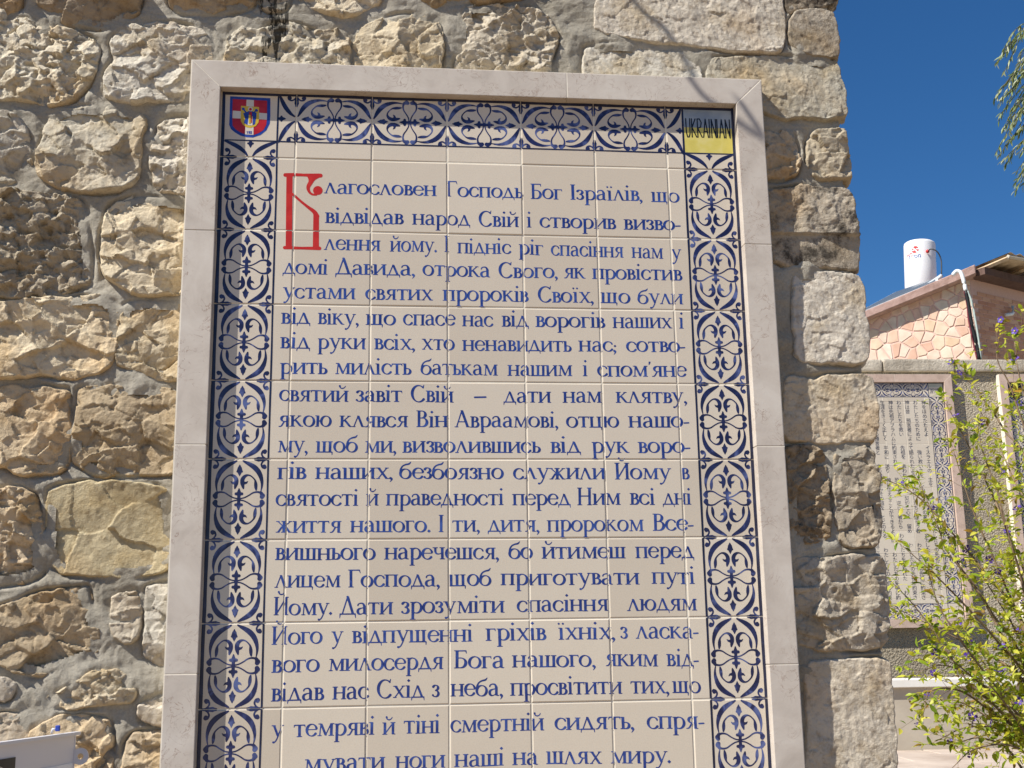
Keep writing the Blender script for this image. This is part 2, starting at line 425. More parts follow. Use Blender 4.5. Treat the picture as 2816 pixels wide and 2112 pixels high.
# ================================================================ STONE WALL
WY = 0.015                                   # mean plane of the stone faces
EDGE = [(2288, -160), (2290, 0), (2300, 150), (2325, 320), (2336, 500), (2355, 640), (2362, 750), (2378, 860), (2387, 1000), (2396, 1100), (2410, 1200), (2426, 1500), (2437, 1700), (2446, 1800), (2466, 2112), (2490, 2500)]
_e = sorted([(at_y(x, y, WY)[2], at_y(x, y, WY)[0]) for x, y in EDGE])
XE = lambda z: np.interp(z, [a for a, b in _e], [b for a, b in _e])
Z1 = {'1': (0, 0, .31646), '2': (0, 500, .31646), '3': (0, 1000, .31646), '4': (0, 1500, .3688), '5': (600, 0, .3617), '6': (1400, 0, .4973), '7': (2000, 500, .4219), '8': (2100, 1100, .6098)}
#   view, polygon, kind, colour, lichen, tilt(x,z)
CR = (.62, .55, .415); CY = (.62, .515, .345); CO = (.585, .455, .285); CP = (.59, .51, .385); CG = (.45, .38, .28); CD = (.40, .30, .18)  # CD: limestone darkened for the stones in shade, the shade put into colour
ST = [
 ('1', [(-90,-160),(165,-160),(160,60),(60,105),(-90,125)], 'M', CD, .0, (0,-.42)),
 ('1', [(345,-160),(1230,-160),(1180,110),(1000,215),(900,235),(560,190),(430,90),(345,30)], 'M', CD, .0, (0,-.45)),
 ('1', [(1480,-160),(2230,-160),(2190,60),(2050,100),(1800,120),(1560,110),(1490,20)], 'M', CD, .05, (0,-.38)),
 ('1', [(-90,230),(100,180),(240,180),(330,250),(560,250),(830,360),(820,530),(740,750),(580,880),(470,900),(150,850),(-90,850)], 'R', CR, 0, (.05,.02)),
 ('1', [(980,330),(1100,220),(1500,220),(1730,260),(1820,380),(1830,520),(1760,720),(1700,850),(1400,860),(1050,880),(920,840),(930,650),(1010,500)], 'M', CR, 0, (.0,.05)),
 ('1', [(-90,980),(60,990),(190,1060),(230,1200),(270,1400),(240,1500),(100,1580),(-90,1600)], 'M', CR, 0, (.05,-.1)),
 ('1', [(400,1100),(480,1000),(640,950),(950,940),(1270,1000),(1220,1200),(1190,1400),(1180,1560),(1000,1650),(870,1660),(600,1640),(350,1540),(340,1330),(400,1220)], 'B', CR, 0, (0,.1)),
 ('1', [(1400,1100),(1500,1030),(1640,1040),(1960,1040),(1960,1640),(1610,1680),(1370,1640),(1310,1400),(1350,1250)], 'R', CR, 0, (-.05,0)),
 ('2', [(-90,130),(100,110),(300,140),(640,150),(710,200),(750,400),(770,650),(770,870),(640,910),(540,930),(400,1000),(310,950),(200,1000),(-90,960)], 'R2', (.44,.36,.24), .07, (.16,-.04)),
 ('2', [(940,270),(1010,200),(1200,140),(1600,180),(1900,200),(1900,960),(1560,960),(1400,960),(1200,975),(1060,900),(920,800),(890,620),(910,430)], 'M', CY, 0, (.06,.06)),
 ('2', [(-90,1080),(200,1045),(620,1020),(880,1015),(1000,1080),(1015,1200),(990,1400),(950,1560),(850,1640),(700,1670),(560,1680),(350,1650),(150,1680),(0,1720),(-90,1720)], 'B', CY, .02, (.1,0)),
 ('2', [(1090,1090),(1200,1050),(1550,1060),(1900,1060),(1900,1710),(1540,1710),(1350,1700),(1220,1650),(1100,1590),(1040,1560),(1050,1350),(1060,1200)], 'M', CY, 0, (-.04,.04)),
 ('3', [(-90,220),(200,210),(500,240),(575,240),(590,500),(590,750),(560,880),(480,930),(200,950),(60,870),(-90,870)], 'B', CO, 0, (.06,.02)),
 ('3', [(690,220),(1000,210),(1500,230),(1800,240),(1800,940),(1450,950),(1200,950),(850,960),(780,930),(650,840),(660,600),(680,350)], 'M', CO, .02, (0,.03)),
 ('3', [(-90,1150),(60,1100),(200,1110),(290,1180),(335,1320),(350,1600),(370,1800),(250,1870),(80,1900),(-90,1920)], 'R', CO, .06, (.05,-.15)),
 ('3', [(440,1090),(760,1050),(1200,1050),(1440,1110),(1480,1300),(1470,1750),(1400,1790),(1200,1840),(850,1830),(560,1810),(460,1740),(420,1600),(430,1300)], 'S', (.60,.50,.31), 0, (0,.0)),
 ('4', [(-90,520),(60,460),(300,370),(560,340),(640,320),(660,420),(720,600),(740,780),(600,860),(400,920),(290,960),(150,930),(-90,840)], 'M', CO, .0, (.07,-.03)),
 ('4', [(850,400),(900,370),(1010,360),(1030,450),(1030,550),(1010,700),(900,700),(850,660),(840,500)], 'M', CY, 0, (0,0)),
 ('4', [(1090,330),(1240,300),(1400,300),(1400,880),(1220,880),(1150,850),(1080,800),(1095,600)], 'M', CR, 0, (-.05,.05)),
 ('4', [(350,1130),(560,1040),(700,950),(900,940),(1000,1020),(990,1120),(930,1180),(750,1180),(540,1200),(420,1200)], 'R', CY, 0, (0,.05)),
 ('4', [(-90,1000),(60,1000),(100,1050),(60,1130),(-90,1140)], 'M', CP, .03, (0,0)),
 ('4', [(1070,1190),(1200,1140),(1400,1120),(1400,1330),(1180,1330),(1060,1290)], 'S', CP, 0, (0,0)),
 ('4', [(-90,1280),(200,1280),(225,1380),(200,1450),(170,1800),(-90,1800)], 'M', CO, 0, (.1,.1)),
 ('4', [(260,1390),(430,1300),(560,1290),(760,1310),(800,1330),(820,1480),(760,1540),(700,1620),(640,1860),(250,1860),(230,1500)], 'M', CO, 0, (.06,.05)),
 ('4', [(740,1600),(780,1560),(830,1560),(830,1800),(720,1800)], 'M', CO, 0, (0,0)),
 ('4', [(960,1480),(1020,1420),(1200,1400),(1400,1400),(1400,1900),(920,1900),(930,1600)], 'M', CO, .03, (-.05,0)),
 ('5', [(70,290),(200,210),(330,250),(420,200),(600,200),(680,240),(960,240),(990,330),(985,460),(990,640),(60,640),(60,450)], 'R', CR, .0, (0,.08)),
 ('5', [(1050,260),(1120,200),(1350,130),(1600,110),(1680,160),(1690,300),(1680,490),(1680,640),(1060,640),(1040,450)], 'M', CY, 0, (0,.08)),
 ('5', [(640,-160),(650,30),(800,90),(950,120),(1100,90),(1220,20),(1230,-160)], 'M', CY, 0, (0,.03)),
 ('5', [(320,-160),(560,-160),(520,60),(400,80),(330,30)], 'M', CG, .1, (0,-.3)),
 ('5', [(1510,-160),(1540,-40),(1600,40),(1690,60),(1860,0),(2300,0),(2400,-160)], 'M', CD, .08, (0,-.4)),
 ('6', [(-255,110),(-225,40),(-20,35),(130,50),(220,95),(260,210),(220,330),(240,480),(-290,480),(-280,240)], 'R', (.58,.49,.34), 0, (-.05,.05)),
 ('6', [(500,-160),(490,100),(485,150),(560,200),(760,230),(1000,240),(1280,280),(1480,285),(1520,200),(1500,-160)], 'T', CP, .04, (0,.05)),
 ('6', [(1560,130),(1600,60),(1780,60),(1800,150),(1822,300),(1700,300),(1570,270)], 'T', CG, .14, (0,0)),
 ('6', [(1540,-160),(1815,-160),(1800,30),(1620,45),(1550,60)], 'T', CG, .24, (0,-.1)),
 ('6', [(430,262),(560,252),(800,272),(1000,300),(1040,370),(1050,440),(1040,600),(420,600),(415,400)], 'T', CR, .0, (0,.1)),
 ('6', [(1100,335),(1300,315),(1740,335),(1820,350),(1842,500),(1860,650),(1480,650),(1380,600),(1100,600)], 'T', (.60,.54,.39), 0, (0,.08)),
 ('6', [(1350,740),(1560,735),(1590,830),(1590,950),(1500,990),(1350,970)], 'M', CO, .04, (0,-.1)),
 ('6', [(1680,740),(1850,722),(1870,850),(1885,985),(1700,990),(1660,900),(1660,800)], 'M', CY, 0, (0,.0)),
 ('7', [(240,70),(430,50),(480,40),(780,62),(820,130),(845,330),(858,430),(860,572),(700,545),(320,535),(260,300)], 'Q', CG, .15, (0,.0)),
 ('7', [(445,600),(560,590),(850,612),(880,700),(900,900),(917,1180),(600,1180),(450,1165),(440,800)], 'T', CP, .08, (0,.05)),
 ('7', [(380,1265),(560,1290),(650,1272),(930,1265),(958,1400),(975,1560),(960,1680),(700,1690),(360,1690)], 'T', CP, .05, (0,.0)),
 ('8', [(100,210),(270,215),(285,400),(300,640),(120,650),(110,400)], 'R', CD, .12, (0,.0)),
 ('8', [(312,232),(500,216),(520,400),(537,650),(340,652),(318,450)], 'M', CG, .11, (0,.0)),
 ('8', [(130,715),(300,722),(420,705),(542,712),(556,900),(552,1112),(400,1122),(160,1118),(140,950)], 'M', (.57,.475,.33), .09, (0,.0)),
 ('8', [(190,1185),(340,1180),(563,1172),(583,1350),(598,1700),(600,1800),(190,1800),(195,1400)], 'T', CP, .07, (0,.0)),
]
WALL = empty('stone_wall', (0, .3, 0), 'old limestone block wall with grey mortar joints behind the largest tile panel', 'wall')
PANEL_BOX = (-.050, .99 - .03, 1.111, PZ + .040)   # x0,z0,x1,z1 of the frame
def stone_relief(X, Z, kind, sd, k):
    f = lambda p, o, s, **kw: fbm(X / p, Z / p, o, seed=k * 31 + s, **kw)
    wx = X + .012 * f(.05, 3, 1); wz = Z + .012 * f(.05, 3, 2)
    g = lambda p, o, s, **kw: fbm(wx / p, wz / p, o, seed=k * 31 + s, **kw)
    def terr(v, n, sh=.18):
        q = v * n; b = np.floor(q); r = q - b; return (b + np.clip((r - .5) / sh + .5, 0, 1)) / n
    low = g(.09, 2, 3); W = worley(wx / .034, wz / .026, k * 5); W2 = worley(wx / .016, wz / .012, k * 5 + 2)
    if kind in ('R', 'R2'):
        a = 1.35 if kind == 'R2' else 1.0
        h = .009 * low + a * (.0045 * g(.03, 4, 4, gain=.55) + .012 * W + .0040 * W2 + .0013 * f(.008, 3, 6))
        pits = np.clip(f(.018, 2, 7) - .42, 0, 1); h -= a * .026 * pits
    elif kind == 'B':
        h = .010 * low + .013 * worley(wx / .075, wz / .055, k * 5) + .005 * W + .003 * g(.03, 4, 5, ridge=True) + .0012 * f(.008, 3, 6)
    elif kind == 'M':
        h = .008 * low + .005 * terr(g(.06, 4, 4), 2.0, .12) + .011 * worley(wx / .062, wz / .040, k * 5) + .0045 * W + .0020 * g(.024, 4, 5) + .0009 * f(.008, 3, 6)
        pits = np.clip(f(.022, 2, 7) - .62, 0, 1); h -= .024 * pits
    elif kind == 'S':
        h = .018 * g(.15, 2, 3) + .014 * worley(wx / .12, wz / .08, k * 5) + .0015 * g(.02, 3, 5) + .0007 * f(.008, 3, 6)
    elif kind == 'Q':
        zz = (Z - Z.min()) / (Z.max() - Z.min())
        h = .007 * low + np.where(zz > .42, .009 * g(.022, 5, 4, gain=.6) + .006, -.004 + .0015 * g(.02, 3, 5))
    else:                                     # tooled: close chisel pecks in slanting rows
        u = (X * .8 + Z * .6); v = (-X * .6 + Z * .8)
        pk = fbm(u / .0058 + .6 * g(.02, 2, 9), v / .011, 2, seed=k * 7)
        h = .005 * low + .0022 * pk + .0022 * g(.028, 4, 5) + .0016 * g(.05, 3, 8) + .0025 * W * (low > .1)
    return h
polys = []
def add_stone(poly, kind, colr, lich, tilt, k, res, grow=.0095, amp=1.0):
    P = smooth_poly(poly, 2); c_ = P.mean(0); dv = P - c_; P = c_ + dv * (1 + grow / (np.linalg.norm(dv, axis=1, keepdims=True) + 1e-6)); polys.append(P)
    x0, z0 = P.min(0) - .012; x1, z1 = P.max(0) + .012
    nx = max(4, int((x1 - x0) / res)); nz = max(4, int((z1 - z0) / res))
    X, Z = np.meshgrid(np.linspace(x0, x1, nx), np.linspace(z0, z1, nz))
    sd = sdpoly(X + .006 * fbm(X / .028, Z / .028, 4, seed=k + 500), Z + .006 * fbm(X / .028, Z / .028, 4, seed=k + 900), P)
    cx, cz = P.mean(0)
    fm = fbm(X / .05, Z / .05, 2, seed=k + 77)
    rim = .0045 if kind in 'TQ' else .0055
    s = np.clip((sd + .005) / (rim * (1 + .6 * fm)), 0, 1); s = s * s * (3 - 2 * s)
    face = .011 - (.003 if kind != 'T' else .001) * np.clip(sd / .05, 0, 1)
    tl = tilt[0] * (X - cx) + tilt[1] * (Z - cz)
    tl = np.clip(tl, -.022, .03)
    face = face - stone_relief(X, Z, kind, sd, k) * (1.15 if kind not in 'T' else 1.0) * amp + tl
    Y = face * s + .030 * (1 - s)
    Y = np.where(sd < -.005, .030 + (-.005 - sd) * 2.5, Y)
    inp = (X > PANEL_BOX[0]) & (X < PANEL_BOX[2]) & (Z > PANEL_BOX[1]) & (Z < PANEL_BOX[3])
    Y = np.where(inp, np.maximum(Y, .0105), Y)
    # the face stays behind the frame's front
    Y = np.maximum(Y, -.019)
    keep = sd > -.011
    idx = np.arange(nx * nz).reshape(nz, nx)
    kq = keep[:-1, :-1] & keep[1:, :-1] & keep[:-1, 1:] & keep[1:, 1:]
    if not kq.any(): return None
    deep = (inp & (X > PANEL_BOX[0] + .012) & (X < PANEL_BOX[2] - .012) & (Z < PANEL_BOX[3] - .012)); dq = deep[:-1, :-1] & deep[1:, 1:]
    kq &= ~dq
    Q = np.stack([idx[:-1, :-1][kq], idx[:-1, 1:][kq], idx[1:, 1:][kq], idx[1:, :-1][kq]], 1)
    if len(Q) == 0: return None
    V = np.stack([X.ravel(), Y.ravel() - .3, Z.ravel()], 1)
    used = np.unique(Q); mp = np.full(len(V), -1); mp[used] = np.arange(len(used))
    me = quadmesh('stone', V[used], mp[Q], M_STONE, res > .004)
    o = link('stone', me, WALL); o.color = (*colr, (.26 + lich * 1.6) if lich > 0 else 0)
    return o
rs = random.Random(5)
for k, (vw, poly, kind, colr, lich, tilt) in enumerate(ST):
    ox, oy, s = Z1[vw]
    pts = [at_y(ox + a * s, oy + b * s, WY)[[0, 2]] for a, b in poly]
    j = lambda c: tuple(max(0, v * rs.uniform(.93, 1.05)) for v in c)
    g_ = rs.choice((.74, .84, .92, .97, 1.02, 1.05)); gy = rs.uniform(0, .30); av_ = sum(colr) / 3; cc = tuple((v * (1 - gy) + av_ * gy * 1.0) * g_ for v in colr)
    add_stone(pts, kind, cc, lich, tilt, k + 1, .0021, .0030 if vw in '78' else .0050, .60 if vw in '78' else .68)
# coarser stones of the same wall beyond the frame of view: left, above, below
rs = random.Random(11)
xl = at_y(0, 1056, WY)[0] - .02
def filler(x0, x1, z0, z1, k0):
    z = z0; k = k0
    while z < z1 - .05:
        h = min(rs.uniform(.15, .21), z1 - z); 
        if z1 - z - h < .08: h = z1 - z
        x = x0 + rs.uniform(-.1, 0)
        while x < x1 - .04:
            wd = rs.uniform(.16, .32); xr = min(x + wd, x1)
            if x1 - xr < .08: xr = x1
            a = max(x, x0) + .011; b = xr - .011; c = z + .011; d = z + h - .011
            q = lambda: rs.uniform(-.012, .012)
            if b - a > .04:
                add_stone([(a + q(), c + q()), ((a + b) / 2, c + q()), (b + q(), c + q()), (b + q(), (c + d) / 2), (b + q(), d + q()), ((a + b) / 2, d + q()), (a + q(), d + q()), (a + q(), (c + d) / 2)],
                          rs.choice('MMRB'), rs.choice([CR, CY, CO]), .02, (0, 0), k, .008)
            k += 1; x = xr
        z += h
    return k
ztop = at_y(1400, -60, WY)[2]; zbot = at_y(700, 2190, WY)[2]
k = filler(xl - .62, xl - .02, .0, 3.3, 200)
k = filler(xl, 1.27, ztop + .03, 3.3, k)
k = filler(xl, float(XE(.5)), .0, zbot - .02, k)

# mortar: one sheet of smeared pointing between the stones
def mortar():
    x0, x1, z0, z1 = xl - .64, 1.52, 0.0, 3.32
    V = []; 
    def patch(x0, x1, z0, z1, res):
        nx = int((x1 - x0) / res) + 2; nz = int((z1 - z0) / res) + 2
        X, Z = np.meshgrid(np.linspace(x0, x1, nx), np.linspace(z0, z1, nz))
        edge = XE(Z) - .012; X = np.minimum(X, edge)
        sd = np.full(X.shape, -1.0); dx = (x1 - x0) / (nx - 1); dz = (z1 - z0) / (nz - 1)
        for P in polys:
            a0, b0 = P.min(0) - .04; a1, b1 = P.max(0) + .04
            i0 = max(0, int((a0 - x0) / dx)); i1 = min(nx, int((a1 - x0) / dx) + 2); j0 = max(0, int((b0 - z0) / dz)); j1 = min(nz, int((b1 - z0) / dz) + 2)
            if i1 <= i0 or j1 <= j0: continue
            sd[j0:j1, i0:i1] = np.maximum(sd[j0:j1, i0:i1], sdpoly(X[j0:j1, i0:i1], Z[j0:j1, i0:i1], P))
        n1 = fbm(X / .08, Z / .05, 4, seed=3); st = fbm(X / .03 + n1, Z / .006 + 4 * n1, 3, seed=8)
        st2 = fbm(X / .006 + 4 * n1, Z / .03, 3, seed=19)
        near = np.clip(1 + sd / .03, 0, 1)         # 1 at a stone's edge, 0 in the middle of a wide joint
        wgt = np.clip(.5 + 1.5 * fbm(X / .12, Z / .12, 2, seed=44), 0, 1)
        Y = .0128 + .0055 * n1 + .0019 * (st * wgt + st2 * (1 - wgt)) + .002 * fbm(X / .02, Z / .02, 3, seed=5) + .006 * near * (.5 + fbm(X / .05, Z / .05, 2, seed=6))
        # a recessed line here and there right against the stones
        Y += .010 * np.clip(1 - np.abs(sd + .003) / .0055, 0, 1) * np.clip(.25 + fbm(X / .07, Z / .07, 2, seed=61) * 2.2, 0, 1)
        inp = (X > PANEL_BOX[0]) & (X < PANEL_BOX[2]) & (Z > PANEL_BOX[1]) & (Z < PANEL_BOX[3])
        Y = np.where(inp, np.maximum(Y, .0125), Y); Y = np.where(X >= edge - 1e-6, Y + .015, Y)
        idx = np.arange(nx * nz).reshape(nz, nx); kill = sd > .016
        deep = inp & (X > PANEL_BOX[0] + .02) & (X < PANEL_BOX[2] - .02) & (Z < PANEL_BOX[3] - .02) & (Z > PANEL_BOX[1] + .02)
        kill = kill | deep
        kq = ~(kill[:-1, :-1] & kill[1:, :-1] & kill[:-1, 1:] & kill[1:, 1:])
        Q = np.stack([idx[:-1, :-1][kq], idx[:-1, 1:][kq], idx[1:, 1:][kq], idx[1:, :-1][kq]], 1)
        return np.stack([X.ravel(), Y.ravel() - .3, Z.ravel()], 1), Q
    parts = [patch(xl, 1.52, zbot, ztop + .03, .003), patch(xl, 1.52, ztop + .03, 3.32, .009), patch(xl, 1.52, 0, zbot, .009), patch(xl - .64, xl, 0, 3.32, .009)]
    off = 0; VV = []; QQ = []
    for V, Q in parts: VV.append(V); QQ.append(Q + off); off += len(V)
    return link('mortar', quadmesh('mortar', np.vstack(VV), np.vstack(QQ), M_MORTAR), WALL)
mortar()
# the body of the wall behind the facing, with the worn ends of the corner stones
mb = MB()
zs = np.linspace(0, 3.32, 24)
sec = []
for z in zs: sec.append([(xl - .64, -.255), (XE(z) - .016, -.262), (XE(z) - .018, .30), (xl - .64, .30)])
vv = [(x, y, z) for s_, z in zip(sec, zs) for x, y in s_]; ff = []
for i in range(len(zs) - 1):
    for j_ in range(4):
        a = i * 4 + j_; b = i * 4 + (j_ + 1) % 4; ff.append((a, b, b + 4, a + 4))
ff += [(3, 2, 1, 0), tuple(len(vv) - 4 + q for q in range(4))]
mb.add(vv, ff); mb.build('wall_core', M_MORTAR, WALL)
for za, zb in [(.1, .5), (.53, .9), (.93, 1.21), (1.26, 1.50), (1.55, 1.82), (1.87, 2.10), (2.14, 2.36), (2.40, 2.58), (2.62, 2.85), (2.90, 3.25)]:
    for ya, yb in ((-.245, .02), (.04, .29)):
        mb = MB(); xx = float(XE((za + zb) / 2)) - .012
        mb.box((xx - .04, (ya + yb) / 2, (za + zb) / 2), (.08 + rs.uniform(-.004, .006), yb - ya, zb - za))
        o = mb.build('stone', M_STONE, WALL); bevel_me(o.data, .012, 2); o.color = (*CG, .05)

# ================================================================ TILED TEXT PANEL
NR, NC = 11, 7
FY = -.022
PANEL = empty('text_panel', (0, 0, PZ), 'large tile panel of blue painted text in a pale marble frame, nearest the camera', 'tile panel', 'tiled text panels')
SW = .1155; XL0, XR0 = .0075, 1.0565; ZT = -.0125; ZS = -.1165       # border lines, panel coordinates (z negative down)
ZB = -NR * T + .0125; ZS2 = -NR * T + .1165
XSR = 1.064 - SW

def tile_mesh(w_, h_):
    b = .0021; g = .0006; x0, x1, z0, z1 = g, w_ - g, -h_ + g, -g
    v = []
    for (ins, y) in ((0, .0065), (0, .0014), (b * .6, .0004), (b, 0)):
        v += [(x0 + ins, y, z0 + ins), (x1 - ins, y, z0 + ins), (x1 - ins, y, z1 - ins), (x0 + ins, y, z1 - ins)]
    f = [(12, 13, 14, 15)]
    for l in range(3):
        for k in range(4):
            a = l * 4 + k; b_ = l * 4 + (k + 1) % 4; f.append((a, b_, b_ + 4, a + 4))
    return mesh('tile', v, f, [M_TILE])
TME = tile_mesh(T, T)
rt = random.Random(3)
TILT = {}
TILES = {}
for r in range(NR):
    for c in range(NC):
        ax, az, dy = rt.gauss(0, .0016), rt.gauss(0, .0014), rt.uniform(-.00015, .00015)
        o = link('tile', TME, PANEL, (c * T, dy, -r * T), (az, 0, ax)); TILES[(r, c)] = o
        TILT[(r, c)] = o.rotation_euler.to_matrix().copy()
        TILT[(r, c, 'd')] = dy
def yoff(x, z):
    c = min(NC - 1, max(0, int(x / T))); r = min(NR - 1, max(0, int(-z / T))); m_ = TILT[(r, c)]
    v = m_ @ Vector((x - c * T, 0, z + r * T)); return v.y + TILT[(r, c, 'd')]
mb = MB(); mb.box((NC * T / 2, .0058, -NR * T / 2), (NC * T + .004, .0094, NR * T + .004)); mb.build('grout_bed', M_GROUT, PANEL)
# grout face is 2 mm behind the glaze

def clip_grout(V, F):
    """cut painted shapes at the joints between tiles"""
    b = bmesh.new(); bv = [b.verts.new((p[0], 0, p[1])) for p in V]
    for f in F:
        try: b.faces.new([bv[i] for i in f])
        except Exception: pass
    V = np.asarray(V); x0, z0 = V.min(0); x1, z1 = V.max(0); g = .00125
    for k in range(1, NC):
        for s in (-g, g):
            if x0 < k * T + s < x1: bmesh.ops.bisect_plane(b, geom=b.verts[:] + b.edges[:] + b.faces[:], plane_co=(k * T + s, 0, 0), plane_no=(1, 0, 0), dist=1e-7)
    for k in range(1, NR):
        for s in (-g, g):
            if z0 < -k * T + s < z1: bmesh.ops.bisect_plane(b, geom=b.verts[:] + b.edges[:] + b.faces[:], plane_co=(0, 0, -k * T + s), plane_no=(0, 0, 1), dist=1e-7)
    kill = []
    for f in b.faces:
        c = f.calc_center_median(); fx = (c.x / T) % 1.0; fz = (-c.z / T) % 1.0; m_ = g / T
        if ((fx < m_ or fx > 1 - m_) and 0 < round(c.x / T) < NC) or ((fz < m_ or fz > 1 - m_) and 0 < round(-c.z / T) < NR): kill.append(f)
    bmesh.ops.delete(b, geom=kill, context='FACES')
    return b
def painted(name, V, F, mat_, parent, lift=.00016, label=None):
    b = clip_grout(V, F)
    for f in b.faces:
        c = f.calc_center_median(); f.material_index = 0
    # lift onto the (slightly uneven) tile each face belongs to
    done = {}
    for f in b.faces:
        c = f.calc_center_median(); cc = min(NC - 1, max(0, int(c.x / T))); rr = min(NR - 1, max(0, int(-c.z / T)))
        for v in f.verts:
            if v.index in done and v.index != -1: pass
            mm = TILT[(rr, cc)]; q = mm @ Vector((v.co.x - cc * T, 0, v.co.z + rr * T)); v.co.y = q.y + TILT[(rr, cc, 'd')] - lift
    me = bpy.data.meshes.new(name); b.to_mesh(me); b.free(); me.materials.append(mat_)
    o = link(name, me, parent)
    if label: o['label'] = label
    return o

# ---- frame slabs, mitred at the corners
OX0, OX1, OZ0, OZ1 = -.0550, 1.1155, -NR * T - .044, .0440
IX0, IX1, IZ0, IZ1 = .0025, 1.0588, -NR * T + .013, -.0125
def slab(poly, label=None):
    mb = MB(); P = np.array([0, 0, 0.0]); g = .0007
    poly = np.array(poly, float); c = poly.mean(0); poly = poly + (c - poly) / np.abs(c - poly).max(1, keepdims=True).clip(1e-6) * 0  # keep exact
    mb.prism(poly, P, np.array([1., 0, 0]), np.array([0, 0, 1.]), np.array([0, 1., 0]), .030, FY)
    o = mb.build('frame_slab', M_MARBLE, PANEL); bevel_me(o.data, .0012, 2)
    o.location.y = rt.uniform(-.0004, .0004)
    return o
g = .0006
zl = [OZ1, at_y(507, 632, FY)[2] - PZ, at_y(475, 1222, FY)[2] - PZ, at_y(452, 1855, FY)[2] - PZ]
zr = [OZ1, at_y(2100, 672, FY)[2] - PZ, at_y(2150, 1227, FY)[2] - PZ, at_y(2202, 1826, FY)[2] - PZ]
xt = at_y(1558, 200, FY)[0]
slab([(OX0 + g, OZ1), (xt - g, OZ1), (xt - g, IZ1), (IX0 + g, IZ1)])
slab([(xt + g, OZ1), (OX1 - g, OZ1), (IX1 - g, IZ1), (xt + g, IZ1)])
for xs, zz, side in (((OX0, IX0), zl, 0), ((OX1, IX1), zr, 1)):
    zz = zz + [-1.45, OZ0]
    for i in range(len(zz) - 1):
        a, b = zz[i], zz[i + 1]
        xo, xi = xs
        if i == 0: slab([(xo, a - g), (xo, b + g), (xi, b + g), (xi, IZ1 - g)])
        elif i == len(zz) - 2: slab([(xo, a - g), (xo, b + g), (xi, IZ0 + g), (xi, a - g)])
        else: slab([(xo, a - g), (xo, b + g), (xi, b + g), (xi, a - g)])
slab([(OX0 + g, OZ0), (.5, OZ0), (.5, IZ0), (IX0 + g, IZ0)]); slab([(.5012, OZ0), (OX1 - g, OZ0), (IX1 - g, IZ0), (.5012, IZ0)])
mb = MB()   # pale bedding mortar that shows in the slab joints and along the outer edge
def bar(x0, x1, z0, z1, y0, y1): mb.box(((x0 + x1) / 2, (y0 + y1) / 2, (z0 + z1) / 2), (x1 - x0, y1 - y0, z1 - z0))
bar(OX0 - .0016, IX0 - .002, OZ0, OZ1 + .0003, FY + .0006, .028); bar(IX1 + .002, OX1 + .0005, OZ0, OZ1 + .0003, FY + .0006, .028)
bar(IX0 - .0018, IX1 + .0018, IZ1 + .002, OZ1 + .0003, FY + .0006, .028); bar(IX0 - .0018, IX1 + .0018, OZ0, IZ0 - .002, FY + .0006, .028)
mb.build('frame_bedding', M_GROUT, PANEL)

# ---- ornament of one border tile (units of one tile, origin at the motif's centre)
def mir(pts, sx=1, sy=1): return [(x * sx, y * sy, r) for x, y, r in pts]
def motif():
    P = []
    for sx in (1, -1):
        for sy in (1, -1):
            leaf = [(.040, .478, .010), (.080, .456, .018), (.130, .430, .026), (.185, .392, .031), (.232, .338, .030), (.262, .272, .024), (.276, .208, .017), (.275, .15, .011), (.266, .10, .006)]
            P.append(('c', mir(leaf, sx, sy)))
            for (x, y, r) in ((.105, .452, .016), (.160, .420, .020), (.212, .376, .021), (.248, .318, .019)): P.append(('s', mir([(x, y, r), (x + .015, y - .02, r)], sx, sy)))
            P.append(('c', mir([(.208, .116, .010), (.203, .15, .018), (.200, .19, .019), (.190, .238, .010), (.148, .283, .008), (.108, .300, .010), (.068, .288, .018), (.040, .252, .024), (.036, .205, .024), (.045, .165, .018), (.052, .135, .009)], sx, sy)))
            P.append(('s', mir([(.05, .20, .022), (.085, .205, .012), (.105, .225, .003)], sx, sy)))
            P.append(('c', mir([(.0, .008, .008), (.06, .018, .008), (.115, .045, .008), (.17, .080, .009), (.22, .090, .011), (.265, .082, .014)], sx, sy)))
            P.append(('s', mir([(.272, .075, .020), (.286, .045, .030), (.280, .03, .026)], sx, sy)))
    for sy in (1, -1):
        P.append(('s', mir([(0, 0, .016), (0, .045, .020), (0, .07, .030), (0, .095, .020), (0, .13, .008)], 1, sy)))
        P.append(('s', mir([(-.035, .068, .018), (.035, .068, .018)], 1, sy)))
        P.append(('s', mir([(0, .29, .004), (0, .325, .020), (0, .355, .033), (0, .385, .026), (0, .425, .007)], 1, sy)))
        P.append(('s', mir([(-.028, .345, .012), (.028, .345, .012)], 1, sy)))
    return P
def fleur(x, y, ang):
    """half-lily growing from (x, y) on the border line in direction ang"""
    ca, sa = math.cos(ang), math.sin(ang); R_ = lambda pts: [(x + a * ca - b * sa, y + a * sa + b * ca, r) for a, b, r in pts]
    P = [('s', R_([(-.01, 0, .016), (.03, 0, .014), (.07, 0, .025), (.11, 0, .029), (.15, 0, .016)]))]
    for s in (1, -1):
        P.append(('c', R_([(.02, .004 * s, .011), (.055, .03 * s, .010), (.072, .065 * s, .011), (.058, .10 * s, .013), (.032, .105 * s, .019)])))
        P.append(('s', R_([(.03, .10 * s, .022), (.036, .088 * s, .022)])))
    return P
U = T
def sc_prims(P, ox, oz, rot=False, k=U):
    out = []
    for p in P:
        pts = [((-(y) if rot else x) * k + ox, (x if rot else y) * k + oz, r * k * 1.03) for x, y, r in p[1]]
        out.append((p[0], pts))
    return out
ZC0 = -.0672
MO = motif(); XC = .0628
HW = .335                                     # half width of the strip in tiles
def strip_prims():
    P = list(MO)
    for yy in (.5, -.5):
        P += fleur(-HW, yy, 0) + fleur(HW, yy, math.pi)
    return P
SP = strip_prims()
